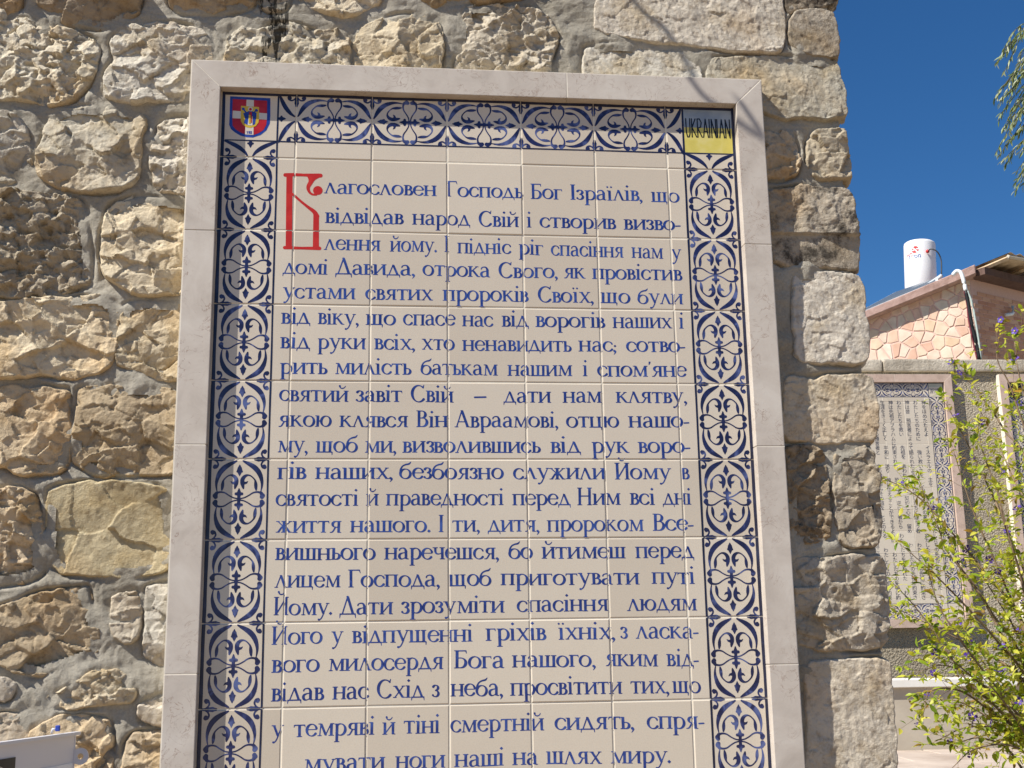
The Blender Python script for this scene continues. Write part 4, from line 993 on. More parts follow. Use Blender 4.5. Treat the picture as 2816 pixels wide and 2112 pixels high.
V, F = march([('s', [(*q4(815, 550), .0026), (*q4(816, 560), .0026)])], (.03, -.10, .09, -.02), .0005); link('figure_face', mesh('figure_face', [(x, -.0012, z) for x, z in V], F, [M_RED2]), CT)
for cx, cy in ((640, 550), (955, 575)):
    V, F = march([('s', [(*q4(cx, cy), .0028), (*q4(cx + 10, cy + 8), .0026)]), ('s', [(*q4(cx, cy), .0014), (*q4((cx + 800) / 2, 660), .0014)])], (.03, -.10, .09, -.02), .0005)
    link('figure_hand', mesh('figure_hand', [(x, -.0012, z) for x, z in V], F, [M_SHB]), CT)
# figures 192 painted under the cross
def dig(name, segs, mt, parent, lift, r, h=.0004):
    P = [('s', [(x, z, r) for x, z in s_]) for s_ in segs]; a = np.array([p for s_ in segs for p in s_])
    V, F = march(P, (a[:, 0].min() - .003, a[:, 1].min() - .003, a[:, 0].max() + .003, a[:, 1].max() + .003), h)
    return link(name, mesh(name, [(x, -lift, z) for x, z in V], F, [mt]), parent)
D = {'1': [[(.2,.8),(.5,1),(.5,0)]], '9': [[(.8,.6),(.6,.5),(.2,.5),(.1,.75),(.3,1),(.7,1),(.85,.7),(.8,.3),(.5,0),(.2,.05)]], '2': [[(.1,.8),(.3,1),(.7,1),(.85,.75),(.1,0),(.9,0)]]}
for i, ch in enumerate('192'):
    x0 = 705 + i * 45; segs = [[q4(x0 + a * 36, 1172 - b * 54) for a, b in s_] for s_ in D[ch]]
    dig('shield_number', segs, M_SHB, CT, .0008, .0007)

# ---- corner flag tile with the word UKRAINIAN
FT = TILES[(0, NC - 1)]; fx0 = XSR + .0022 - (NC - 1) * T; fx1 = XR0 - .003 - (NC - 1) * T; fz1 = ZT - .0062; fz0 = ZS + .0014; fm_ = ZS + .0575
area('flag_blue', [(fx0, fm_ + .0001), (fx1, fm_ + .0001), (fx1, fz1), (fx0, fz1)], M_SKYB, .0002, .003, FT)
area('flag_yellow', [(fx0, fz0), (fx1, fz0), (fx1, fm_), (fx0, fm_)], M_YEL2, .0002, .003, FT)
LT = {'U': [[(.0,1),(.02,.25),(.2,.0),(.5,.0),(.7,.2),(.75,1)]], 'K': [[(0,1),(0,0)],[(.7,1),(.05,.52),(.85,0)]], 'R': [[(0,0),(0,1),(.45,1),(.75,.8),(.6,.55),(.05,.5),(.8,0)]],
      'A': [[(0,0),(.45,1),(.9,0)],[(.2,.32),(.75,.32)]], 'I': [[(0,0),(0,1)]], 'N': [[(0,0),(0,1),(.8,0),(.8,1)]], 'P': [[(0,0),(0,1),(.5,1),(.8,.8),(.5,.5),(0,.5)]], 'J': [[(.7,1),(.7,.15),(.4,0),(.1,.1)],[(.2,1),(.9,1)]],
      'E': [[(.8,1),(0,1),(0,0),(.8,0)],[(0,.5),(.6,.5)]], 'S': [[(.8,1),(0,1),(0,.5),(.8,.5),(.8,0),(0,0)]]}
def word(txt, x0, x1, z0, z1, r, mt, parent, lift, gap=.28, fr=None):
    wl = [.12 if c == 'I' else (.9 if c == 'A' else .8) for c in txt]; tot = sum(wl) + gap * (len(txt) - 1); k = (x1 - x0) / tot; x = 0; P = []
    for c, wv in zip(txt, wl):
        for s_ in LT[c]: P.append(('s', [(x0 + (x + a * (1 if c != 'I' else 1)) * k, z0 + b * (z1 - z0), r) for a, b in s_]))
        x += wv + gap
    V, F = march(P, (x0 - 2 * r, z0 - 2 * r, x1 + 2 * r, z1 + 2 * r), r * .6)
    if fr: V = [fr(a, b) for a, b in V]
    else: V = [(a, -lift, b) for a, b in V]
    return link('lettering', mesh('lettering', V, F, [mt]), parent)
word('UKRAINIAN', fx0 + .0045, fx1 - .005, ZS + .036, ZS + .077, .00125, M_BLK, FT, .0004)

# ================================================================ METAL NOTICE BOX DOOR (lower left)
M_WMETAL, nd_, ln_, b_ = mat('white_enamelled_metal', (.66, .65, .67), .4, .5)
M_PRINT = noisy('dark_print', (.01, .01, .01), (.02, .018, .02), 20, .3)
P1 = at_y(207, 2014, -.035); d0_ = ray(0, 2042); P0 = CAM + d0_ * ((P1[2] - CAM[2]) / d0_[2])
av = P0 - P1; av[2] = 0; av /= np.linalg.norm(av); zv = np.array([0, 0, 1.0]); nv = np.cross(av, zv)
if nv @ (CAM - P1) < 0: nv = -nv
DOOR = empty('notice_box_door', tuple(P1), 'open white metal door with a round hasp, low at the left', 'metal door')
def dl(px, py): p = at_plane(px, py, P1, nv); return (float((p - P1) @ av), float((p - P1) @ zv))
def dbox(name, s0, s1, t0, t1, n0, n1, m_, bev=0, parent=DOOR):
    mb = MB(); c = av * (s0 + s1) / 2 + zv * (t0 + t1) / 2 + nv * (n0 + n1) / 2
    mb.box(c, (abs(s1 - s0), abs(t1 - t0), abs(n1 - n0)), (av, zv, nv)); o = mb.build(name, m_, parent)
    if bev: bevel_me(o.data, bev, 2)
    return o
dbox('door_sheet', .0, .42, -.45, 0, -.002, .0, M_WMETAL)
dbox('door_rim', -.0015, .42, -.004, .0015, -.002, .010, M_WMETAL, .0008); dbox('door_rim', -.0022, .0012, -.45, -.0045, -.018, .0012, M_WMETAL, .0006)
a0, t0 = dl(112, 2100); dbox('notice_pane', a0 - (dl(197, 2096)[0] - a0) * 0, dl(197, 2090)[0], t0 - .14, dl(197, 2098)[1], .0005, .002, noisy('pale_acrylic', (.70, .73, .78), (.74, .77, .82), 10, .2))
a1, t1 = dl(40, 2082); dbox('picture', a1, .40, t1 - .16, t1, .0005, .0022, M_PRINT)
mb = MB(); cs, ct = a1 + .055, t1 - .055
ring = lambda r, n=28: [(cs + r * math.cos(2 * math.pi * k / n), ct + r * math.sin(2 * math.pi * k / n)) for k in range(n)]
for rr, ll, mm in ((.046, .0030, M_WHITE), (.041, .0034, M_SHB), (.027, .0038, M_WHITE), (.016, .0042, M_RED2)):
    mb = MB(); P = ring(rr); mb.prism(P, np.zeros(3), av, zv, nv, ll - .0004, ll); mb.build('emblem_ring', mm, DOOR)
for k in range(9):
    a = math.radians(50 + k * 33); mb = MB(); mb.prism([(cs + .034 * math.cos(a) + .0045 * math.cos(b), ct + .034 * math.sin(a) + .0045 * math.sin(b)) for b in np.linspace(0, 5.5, 7)], np.zeros(3), av, zv, nv, .0036, .0040)
    mb.build('emblem_dot', [M_YEL, M_RED2, M_WHITE][k % 3], DOOR)
# round hasp with a hole, standing out past the door's edge toward the wall
hx = []; n = 26; hc = dl(222, 2079); r0, r1 = .0135, .0052
H0 = np.array(hc); vv = []; 
Rw = np.array([1.0, 0.0, 0.0]); Hc = at_y(221, 2080, -.036)
vv = []; ff = []
for k in range(n):
    a = 2 * math.pi * k / n; ca, sa = math.cos(a), math.sin(a)
    ro = r0 if ca > -.2 else min(.0185, r0 / max(.45, abs(ca)) if abs(sa) < .9 else r0)
    for dy in (0, .003):
        vv += [tuple(Hc + Rw * ro * ca + zv * r0 * sa * 1.05 + np.array([0, dy, 0]) - P1), tuple(Hc + Rw * r1 * ca + zv * r1 * sa + np.array([0, dy, 0]) - P1)]
for k in range(n):
    a = k * 4; b = ((k + 1) % n) * 4
    ff += [(a, a + 1, b + 1, b), (a + 2, b + 2, b + 3, a + 3), (a, b, b + 2, a + 2), (a + 1, a + 3, b + 3, b + 1)]
mb = MB(); mb.add(vv, ff); mb.build('hasp', M_WMETAL, DOOR)
CL = empty('blue_clip', tuple(at_plane(155, 2013, P1, nv)), 'tiny blue clip on the top edge of the white metal door', 'clip')
mb = MB(); mb.box((0.002, 0, .006), (.008, .006, .010)); o = mb.build('clip_body', noisy('blue_plastic', (.03, .06, .35), (.05, .09, .4), 90, .4), CL); bevel_me(o.data, .002, 2)
mb = MB(); mb.tube([(-.008, 0, -.002), (-.006, 0, .005), (-.001, 0, .004)], .0022, 7); mb.build('clip_jaw', M_WMETAL, CL, True)

# ================================================================ GROUND
ZG = .92
M_PAVE = noisy('pink_limestone_paving', (.38, .30, .24), (.56, .47, .39), 3.0, .75, .5, 60, lo=.35, hi=.65)
M_GROUND = noisy('worn_paving', (.23, .165, .10), (.33, .24, .15), 1.2, .9, .6, 40)
def sheet(name, x0, x1, y0, y1, z, m_, kind='structure'):
    me = mesh(name, [(x0, y0, z), (x1, y0, z), (x1, y1, z), (x0, y1, z)], [(0, 1, 2, 3)], [m_]); return tag(link(name, me), kind=kind)
sheet('ground', -300, 300, -300, 300, 0, M_GROUND)
TER = tag(link('terrace', bpy.data.meshes.new('terrace')), kind='structure')
mb = MB(); mb.box((6, 20, ZG / 2 - .01), (40, 34, ZG - .02)); me = mesh('terrace', mb.v, mb.f, [M_MORTAR]); TER.data = me
rp = random.Random(21)
SM = []
for k in range(4):
    w_, l_ = .38, .58
    mb = MB(); mb.box((0, 0, 0), (l_ - .008, w_ - .008, .03)); me = mesh('paving_slab', mb.v, mb.f, [M_PAVE]); bevel_me(me, .003, 1); SM.append(me)
ux = np.array([math.cos(math.radians(4)), -math.sin(math.radians(4)), 0]); uy = np.array([-ux[1], ux[0], 0]); cpv = at_d(2620, 2060, 7.0)
for i in range(-3, 6):
    for j in range(-3, 4):
        p = cpv + ux * ((i + .5 * (j % 2)) * .58) + uy * (j * .38)
        if (p - CAM) @ FH > 7.75 or (p - CAM) @ FH < 5.2: continue
        o = link('paving_slab', SM[rp.randrange(4)], TER, (p[0], p[1], ZG - .012 + rp.uniform(-.0015, .0015)), (rp.gauss(0, .003), rp.gauss(0, .003), -math.radians(4)))

# ================================================================ BOUNDARY WALL with the other panels
YW = -math.radians(2.2)
BU = np.array([math.cos(YW), math.sin(YW), 0]); BN = np.array([-math.sin(YW) * -1, -math.cos(YW), 0]); BN = np.array([math.sin(YW), -math.cos(YW), 0])
BP = at_d(2592, 1047.6, 8.4)                         # inner top right corner of the Japanese panel, glaze plane
def bw(px, py, off=0.0): return at_plane(px, py, BP + BN * off, BN)
def make_stucco():
    m, nd, ln, b = mat('pebbly_grey_stucco', (.33, .30, .24), .95, .1)
    pos = geo_pos(nd)
    v = N(nd, 'ShaderNodeTexVoronoi', Scale=75.0); ln.new(pos, v.inputs['Vector'])
    n = N(nd, 'ShaderNodeTexNoise', Scale=110.0, Detail=5, Roughness=.7); ln.new(pos, n.inputs['Vector'])
    n0 = N(nd, 'ShaderNodeTexNoise', Scale=2.0, Detail=5); ln.new(pos, n0.inputs['Vector'])
    r0 = ramp(nd, [(.3, (.38, .33, .25)), (.7, (.54, .48, .38))]); ln.new(n0.outputs[0], r0.inputs[0])
    r = ramp(nd, [(.3, (.6, .58, .55)), (.65, (1.25, 1.22, 1.15))]); ln.new(n.outputs[0], r.inputs[0])
    ln.new(mixc(nd, ln, 1.0, r0.outputs[0], r.outputs[0], 'MULTIPLY'), b.inputs['Base Color'])
    a = N(nd, 'ShaderNodeMath', operation='SUBTRACT'); ln.new(n.outputs[0], a.inputs[0]); ln.new(v.outputs[0], a.inputs[1])
    bp = N(nd, 'ShaderNodeBump', Strength=1.0, Distance=.012); ln.new(a.outputs[0], bp.inputs['Height']); ln.new(bp.outputs[0], b.inputs['Normal'])
    return m
M_STUCCO = make_stucco()
ztop = float(bw(2500, 984, .03)[2]); zcb = float(bw(2500, 1019, .03)[2])
BW = empty('boundary_wall', (*BP[:2], ZG), 'rough grey stuccoed boundary wall with a weathered stone top, behind the shrub', 'wall')
OB = np.array([*BP[:2], ZG])
mb = MB(); mb.box(-BN * .17 + BU * 1.5 + zv * ((zcb - ZG) / 2), (14, .28, zcb - ZG), (BU, BN, zv)); mb.build('stucco_body', M_STUCCO, BW)
M_COPE = noisy('weathered_coping', (.34, .29, .22), (.70, .62, .49), 9, .95, 1.0, 70, bdist=.01)
x = -5.0; k = 0
while x < 6.5:
    l = rp.uniform(.45, .75); mb = MB(); mb.box(-BN * .17 + BU * (x + l / 2) + zv * ((zcb + ztop) / 2 - ZG), (l - .008, .345 + rp.uniform(-.01, .01), ztop - zcb - .002 + rp.uniform(-.006, .004)), (BU, BN, zv))
    o = mb.build('coping_stone', M_COPE, BW); bevel_me(o.data, .012, 2); x += l

# far copies of the tile panel: tiles, ornament, lines and frame, with their own writing
SKIP = ('lettering', 'initial_letter', 'shield', 'figure', 'flag', 'small_shield')
PINK = {}
def copy_panel(name, label, origin_world):
    r = empty(name, tuple(origin_world), label, 'tile panel', 'tiled text panels', rz=YW); tiles = {}
    for ch in list(PANEL.children):
        if ch.name.startswith(SKIP): continue
        c = ch.copy(); COL.objects.link(c); c.parent = r
        if ch.name.startswith('frame_slab'):
            if ch.data.name not in PINK:
                m_ = ch.data.copy(); m_.materials.clear(); m_.materials.append(M_MARBLE_PINK); PINK[ch.data.name] = m_
            c.data = PINK[ch.data.name]
        for g_ in ch.children:
            if g_.name.startswith(SKIP): continue
            d = g_.copy(); COL.objects.link(d); d.parent = c
        for k_, o_ in TILES.items():
            if o_ is ch: tiles[k_] = c
    return r, tiles
JP, JT_ = copy_panel('text_panel', 'pink framed tile panel of Japanese text columns on the far wall behind branches', BP - BU * (NC * T - .006))
_t = bpy.data.curves.new('t', 'FONT'); _to = bpy.data.objects.new('t', _t)
def text_mesh(s, size):
    _t.body = s; _t.size = size; _t.space_line = 1.0; _t.resolution_u = 2
    COL.objects.link(_to); dg = bpy.context.evaluated_depsgraph_get(); dg.update()
    me = bpy.data.meshes.new_from_object(_to.evaluated_get(dg)); COL.objects.unlink(_to); return me
M_INK = make_paint('faded_blue_black_ink', (.02, .025, .05), (.03, .035, .07), (.05, .055, .10))
JTX = ['神をほめたたえよ　　イスラエルの　主を　　神は民を', 'わたしたちのために　　強い救い主を　しもべダビデの家に', '神は昔　預言者によって語られたように　わたしたちに逆らう者', 'わたしたちを救い　　先祖を　あわれもうと　契約を心に　留め', '神は先祖アブラハムに約束された　　恐れなく　逆らう者から　わたしたちを救われた', '生涯をきよく正しく　平和に　送り　神に仕えることができるように', '幼子おまえも神の預言者と　　主の前を歩みその道を　ととのえる', '罪のゆるしによる　救いを　主の民に　知らせる', 'わたしたちの神の　あわれみによって　高い所から', '暗やみと死の陰に　すわる人を　照らし', 'わたしたちの足を　平和の道に　導く']
CHM = {}
JTX = [s + '　　わたしたちの先祖に約束された　その救いのみわざを　おぼえ　主にほめ歌をうたう' for s in JTX]
for ci, s in enumerate(JTX):
    VV = []; FF = []
    for k, ch in enumerate(s):
        if ch == '　': continue
        if ch not in CHM:
            me = text_mesh(ch, .035); vs_ = np.array([v.co[:] for v in me.vertices]).reshape(-1, 3); fs = [tuple(p.vertices) for p in me.polygons]
            if len(vs_): vs_[:, 0] -= (vs_[:, 0].min() + vs_[:, 0].max()) / 2
            CHM[ch] = (vs_, fs)
        vs_, fs = CHM[ch]; n = len(VV); zz = -.170 - k * .0323; xx = NC * T - .160 - ci * .0598
        if zz < ZS2 + .02: break
        VV += [(xx + p[0], -.0005, zz + p[1]) for p in vs_]; FF += [tuple(i + n for i in f) for f in fs]
    if VV: link('lettering', mesh('lettering', VV, FF, [M_INK]), JP)
tj = JT_[(0, NC - 1)]
word('JAPANESE', fx0 + .004, fx1 - .003, ZS + .026, ZS + .062, .0011, M_INK, tj, .0004)
area('flag_band', [(fx0, ZS + .070), (fx1, ZS + .070), (fx1, fz1), (fx0, fz1)], noisy('faded_green_grey', (.40, .42, .34), (.5, .5, .42), 30, .3), .0002, .003, tj)

pl = bw(2745, 1015, 0.022)
O2 = np.array([*(pl + BU * .055)[:2], BP[2]]) - BN * .022; O2[2] = BP[2]
P2, T2_ = copy_panel('text_panel', 'pink framed tile panel with a black and yellow flag, at the right edge', O2)
t2 = T2_[(0, 0)]; q0, q1 = XL0 + .006, SW - .003
area('flag_band', [(q0, ZS + .066), (q1, ZS + .066), (q1, ZT - .006), (q0, ZT - .006)], M_BLK, .0002, .003, t2)
area('flag_band', [(q0, ZS + .034), (q1, ZS + .034), (q1, ZS + .0655), (q0, ZS + .0655)], noisy('orange_yellow', (.62, .34, .03), (.66, .38, .04), 30, .3), .0002, .003, t2)
area('flag_band', [(q0, ZS + .003), (q1, ZS + .003), (q1, ZS + .0335), (q0, ZS + .0335)], M_BLK, .0002, .003, t2)
def swave(x0, x1, z, seed):
    r_ = random.Random(seed); P = []; x = x0
    while x < x1 - .03:
        w_ = r_.choice((.012, .016, .02)); P.append(('c', [(x, z, .0018), (x + w_ * .5, z + r_.choice((.014, -.002)), .0022), (x + w_, z + .012, .0018), (x + w_, z, .0018)])); x += w_ + (.006 if r_.random() < .8 else .02)
    return P

# ================================================================ PLANTER
M_CREAM = noisy('cream_render', (.40, .345, .265), (.50, .44, .345), 5, .9, .4, 90)
M_CAP = noisy('white_coping', (.72, .69, .62), (.80, .77, .70), 6, .7, .2, 60)
pa = at_d(2455, 1868, 7.45); pz = float(pa[2]); pb = at_d(2816, 1838, 7.50); pu = pb - pa; pu[2] = 0; pu /= np.linalg.norm(pu); pn = np.array([pu[1], -pu[0], 0])
PLT = empty('low_planter_wall', (*pa[:2], ZG), 'low cream rendered planter wall with a bright white coping, in front of the stuccoed wall', 'planter')
o_ = np.zeros(3)
mb = MB(); mb.box(o_ - pn * .10 + pu * 1.2 + zv * ((pz - .05 - ZG) / 2), (7, .18, pz - .05 - ZG), (pu, pn, zv)); mb.build('planter_body', M_CREAM, PLT)
for k in range(-2, 5):
    mb = MB(); mb.box(o_ - pn * .10 + pu * (k * 1.0 + .3) + zv * (pz - .025 - ZG), (.996, .24, .048), (pu, pn, zv)); o = mb.build('coping_slab', M_CAP, PLT); bevel_me(o.data, .004, 1)

# ================================================================ HOUSE
al, be = math.radians(25), math.radians(34)
HC = at_d(2690, 985, 18); HC[2] = ZG
D1 = -math.cos(al) * RH + math.sin(al) * FH; D2 = math.cos(be) * RH + math.sin(be) * FH
N1 = np.array([D1[1], -D1[0], 0]); N1 = N1 if N1 @ (CAM - HC) > 0 else -N1
N2 = np.array([D2[1], -D2[0], 0]); N2 = N2 if N2 @ (CAM - HC) > 0 else -N2
def h1(px, py): p = at_plane(px, py, HC, N1); return float((p - HC) @ D1), float(p[2])
def h2(px, py): p = at_plane(px, py, HC, N2); return float((p - HC) @ D2), float(p[2])
HOUSE = empty('house', tuple(HC), 'small house of pink crazy paving and brick with a sloping concrete roof', 'house')
M_PINKM = noisy('pink_mortar', (.64, .42, .34), (.72, .50, .41), 30, .95, .5, 120)
M_ROOFC = noisy('brown_pink_concrete', (.30, .19, .155), (.48, .33, .28), 8, .95, .8, 60, bdist=.01)
def stone_var():
    m, nd, ln, b = mat('crazy_paving_stone', (.6, .45, .33), .85, .2)
    oi = nd.new('ShaderNodeObjectInfo'); pos = geo_pos(nd)
    r = ramp(nd, [(0, (.66, .42, .31)), (.2, (.70, .50, .37)), (.4, (.68, .58, .46)), (.6, (.74, .55, .43)), (.8, (.72, .65, .53)), (1, (.68, .50, .34))]); ln.new(oi.outputs['Random'], r.inputs[0])
    n = N(nd, 'ShaderNodeTexNoise', Scale=7.0, Detail=6); ln.new(pos, n.inputs['Vector']); r2 = ramp(nd, [(.3, (.85, .82, .78)), (.7, (1.08, 1.08, 1.08))]); ln.new(n.outputs[0], r2.inputs[0])
    ln.new(mixc(nd, ln, 1.0, r.outputs[0], r2.outputs[0], 'MULTIPLY'), b.inputs['Base Color']); return m
M_CRAZY = stone_var()
def brick_var():
    m, nd, ln, b = mat('brick', (.4, .3, .2), .9, .2)
    oi = nd.new('ShaderNodeObjectInfo')
    r = ramp(nd, [(0, (.50, .25, .16)), (.3, (.62, .36, .23)), (.6, (.55, .30, .20)), (1, (.72, .48, .32))]); ln.new(oi.outputs['Random'], r.inputs[0]); ln.new(r.outputs[0], b.inputs['Base Color']); return m
M_BRICK = brick_var()
uL, zLt = h1(2378, 866); uR, zRt = h1(2680, 741); zRt = h1(2688, 741)[1]
slope = (zRt - zLt) / uL; uE = uL + 2.2; tk = .85 * (h1(2688, 741)[1] - h1(2688, 771)[1])
zr_ = lambda u: zRt - slope * u
mb = MB()       # masonry body
f0 = [np.zeros(3), D1 * uE]; L2 = 4.5
back = -N1 * 4.0
for a, b, za, zb in ((np.zeros(3), D1 * uE, zr_(0) - tk * .5, zr_(uE) - tk * .5),):
    v = [a, b, b + zv * (zb - ZG), a + zv * (za - ZG)]; v2 = [q - N1 * 4 for q in v]
    mb.add(v + v2, [(0, 1, 2, 3), (4, 7, 6, 5), (0, 4, 5, 1), (1, 5, 6, 2), (2, 6, 7, 3), (3, 7, 4, 0)])
mb.build('stone_wall_body', M_PINKM, HOUSE)
h2t = zRt - .12 - ZG
mb = MB(); v = [D2 * .0, D2 * L2, D2 * L2 + zv * h2t, zv * h2t]; v = [q - N2 * .002 for q in v]; v2 = [q - N2 * .25 for q in v]
mb.add(v + v2, [(0, 1, 2, 3), (4, 7, 6, 5), (0, 4, 5, 1), (1, 5, 6, 2), (2, 6, 7, 3), (3, 7, 4, 0)]); mb.build('brick_wall_body', M_PINKM, HOUSE)
# crazy paving: clipped Voronoi cells
rv = random.Random(77); zb0 = h1(2600, 990)[1] - .35
seeds = []
tries = 0
while len(seeds) < 165 and tries < 20000:
    tries += 1; p = (rv.uniform(0, uL + .5), rv.uniform(zb0, zRt)); 
    if p[1] > zr_(p[0]) - tk * .6: continue
    if all(math.hypot((p[0] - q[0]) * (1.25 if rv.random() < .5 else .8), (p[1] - q[1]) * .75) > .125 * rv.uniform(.65, 1.6) for q in seeds): seeds.append(p)
def clip(poly, a, b, c):
    out = []
    for i in range(len(poly)):
        p, q = poly[i], poly[(i + 1) % len(poly)]; dp = a * p[0] + b * p[1] - c; dq = a * q[0] + b * q[1] - c
        if dp <= 0: out.append(p)
        if (dp < 0 < dq) or (dq < 0 < dp): t = dp / (dp - dq); out.append((p[0] + (q[0] - p[0]) * t, p[1] + (q[1] - p[1]) * t))
    return out
for i, s in enumerate(seeds):
    P = [(s[0] - .4, s[1] - .4), (s[0] + .4, s[1] - .4), (s[0] + .4, s[1] + .4), (s[0] - .4, s[1] + .4)]
    for j, q in enumerate(seeds):
        if i == j: continue
        dx, dy = q[0] - s[0], q[1] - s[1]; L = math.hypot(dx, dy)
        if L > .8: continue
        dx /= L; dy /= L; P = clip(P, dx, dy, dx * (s[0] + q[0]) / 2 + dy * (s[1] + q[1]) / 2 - .011)
        if len(P) < 3: break
    P = clip(P, -1, 0, -.01) if len(P) > 2 else P
    P = clip(P, 0, 1, 99) if len(P) > 2 else P
    if len(P) < 3: continue
    P = clip(P, slope / math.hypot(slope, 1), 1 / math.hypot(slope, 1), (zRt - tk * .62) / math.hypot(slope, 1))
    if len(P) < 3: continue
    P = [(a + rv.uniform(-.006, .006), b + rv.uniform(-.006, .006)) for a, b in P]
    mb = MB(); mb.prism(P, -zv * ZG, D1, zv, N1, -.004, .007 + rv.uniform(0, .006), bev=.006); mb.build('stone', M_CRAZY, HOUSE)
# bricks
bh, bl = .068, .225
zt2 = h2(2700, 985)[1] - .25; nrow = int((zRt - .35 - zt2) / bh) + 3
mbk = MB(); mbk.box((0, 0, 0), (bl - .012, .05, bh - .010)); bme = mesh('brick', mbk.v, mbk.f, [M_BRICK]); bevel_me(bme, .004, 1)
ang2 = math.atan2(D2[1], D2[0])
for r in range(nrow):
    for c in range(0, 8):
        u = (c + .5 * (r % 2)) * bl + bl / 2 + .02; z = zt2 + r * bh
        if z > zRt - .30: continue
        p = D2 * u + N2 * (.0 + rv.uniform(-.022, -.016)) + zv * (z - ZG)
        link('brick', bme, HOUSE, tuple(p), (0, 0, ang2))
# concrete roof slab with its deep fascia
mb = MB(); ov = .20
for (ua, ub) in ((-.10, uE + .2),):
    pr = lambda u, out, d: D1 * u + N1 * out + zv * (zr_(u) - d - ZG)
    tl_, tr_ = tk * .62, tk
    v = [pr(ua, ov, 0), pr(ub, ov, 0), pr(ub, ov, tl_), pr(ua, ov, tr_), pr(ua, -4.2, 0), pr(ub, -4.2, 0), pr(ub, -4.2, tl_), pr(ua, -4.2, tr_)]
    mb.add(v, [(0, 1, 2, 3), (4, 7, 6, 5), (0, 4, 5, 1), (1, 5, 6, 2), (2, 6, 7, 3), (3, 7, 4, 0)])
o = mb.build('roof_slab', M_ROOFC, HOUSE); bevel_me(o.data, .012, 1)
mb = MB(); c0 = D2 * -.05 + N2 * .0 + zv * (zRt - tk - ZG)
v = [D2 * -.02 + N2 * .28 + zv * (zRt - tk * .9 - ZG), D2 * L2 + N2 * .28 + zv * (zRt - tk * .9 - ZG)]
v = v + [q - N2 * .5 for q in v][::-1]; v2 = [q + zv * tk * .75 for q in v]
mb.add(v + v2, [(0, 1, 2, 3), (4, 7, 6, 5), (0, 4, 5, 1), (1, 5, 6, 2), (2, 6, 7, 3), (3, 7, 4, 0)]); mb.build('eave_beam', noisy('dark_brown_beam', (.10, .06, .045), (.16, .10, .08), 12, .9), HOUSE)
# corrugated lean-to roof over the brick side
M_CORR = noisy('tan_corrugated_sheet', (.46, .33, .20), (.64, .49, .32), 10, .6, lo=.35, hi=.65)
nU, nW = 90, 2; A0 = h2(2690, 745); ev = []
zt_ = zRt + .02 - ZG
V = []; 
for i in range(nU):
    u = .12 + i * 4.2 / (nU - 1); wv = .018 * math.sin(i * 1.25)
    for j in range(2):
        for kk, out in enumerate((-.25, .62)):
            V.append(D2 * u + N2 * out + zv * (zt_ + (0.02 if kk == 0 else .10) + wv + j * .006 + .06 * u))
Fc = []
for i in range(nU - 1):
    a = i * 4; b = a + 4; Fc += [(a, b, b + 1, a + 1), (a + 2, a + 3, b + 3, b + 2), (a, a + 2, b + 2, b), (a + 1, b + 1, b + 3, a + 3)]
mb = MB(); mb.add(V, Fc); mb.build('corrugated_roof', M_CORR, HOUSE, True)
for u in (.15, .95, 1.75, 2.6):
    mb = MB(); mb.tube([D2 * u + N2 * -.2 + zv * (zt_ + .06 * u - .05), D2 * u + N2 * .60 + zv * (zt_ + .04 + .06 * u)], .035, 4); mb.build('rafter', M_CORR, HOUSE)
mb = MB(); mb.tube([D2 * .12 + N2 * .60 + zv * (zt_ + .09 - .03), D2 * 4 + N2 * .60 + zv * (zt_ + .09 + .21)], .03, 4); mb.build('purlin', noisy('pale_batten', (.5, .45, .36), (.6, .54, .44), 12, .8), HOUSE)
# plastic pipe and cables down the corner
def hp(px, py, off=.36, D=None): p = at_plane(px, py, HC + N1 * off, N1); return p - HC
M_WPIPE = noisy('white_pipe', (.72, .76, .76), (.8, .82, .8), 10, .5)
mb = MB(); mb.tube(catmull([hp(2620, 757), hp(2630, 746), hp(2642, 750), hp(2650, 772), hp(2656, 800)], 5), .030, 9); mb.build('white_pipe', M_WPIPE, HOUSE, True)
for col_, pts, r_ in ((('black_cable', (.01, .01, .01)), [(2656, 800), (2664, 840), (2672, 890), (2684, 940), (2694, 990)], .030), (('red_cable', (.16, .03, .04)), [(2652, 800), (2660, 840), (2664, 880), (2676, 940), (2688, 990)], .014), (('pale_cable', (.36, .42, .38)), [(2660, 800), (2672, 830), (2684, 890), (2692, 940), (2698, 990)], .016)):
    mb = MB(); mb.tube(catmull([hp(*p) for p in pts], 5), r_, 7); mb.build('cable', noisy(*col_[:1], col_[1], tuple(c * 1.3 for c in col_[1]), 20, .5), HOUSE, True)
p1, p2, p3 = [at_plane(a, b, HC + N2 * .06, N2) - HC for a, b in ((2785, 842), (2786, 863), (2766, 866))]
mb = MB(); mb.tube([p1, p2 + (p1 - p2) * .15, p2 + (p3 - p2) * .15, p3], .028, 8); mb.build('pipe_elbow', M_WPIPE, HOUSE, True)

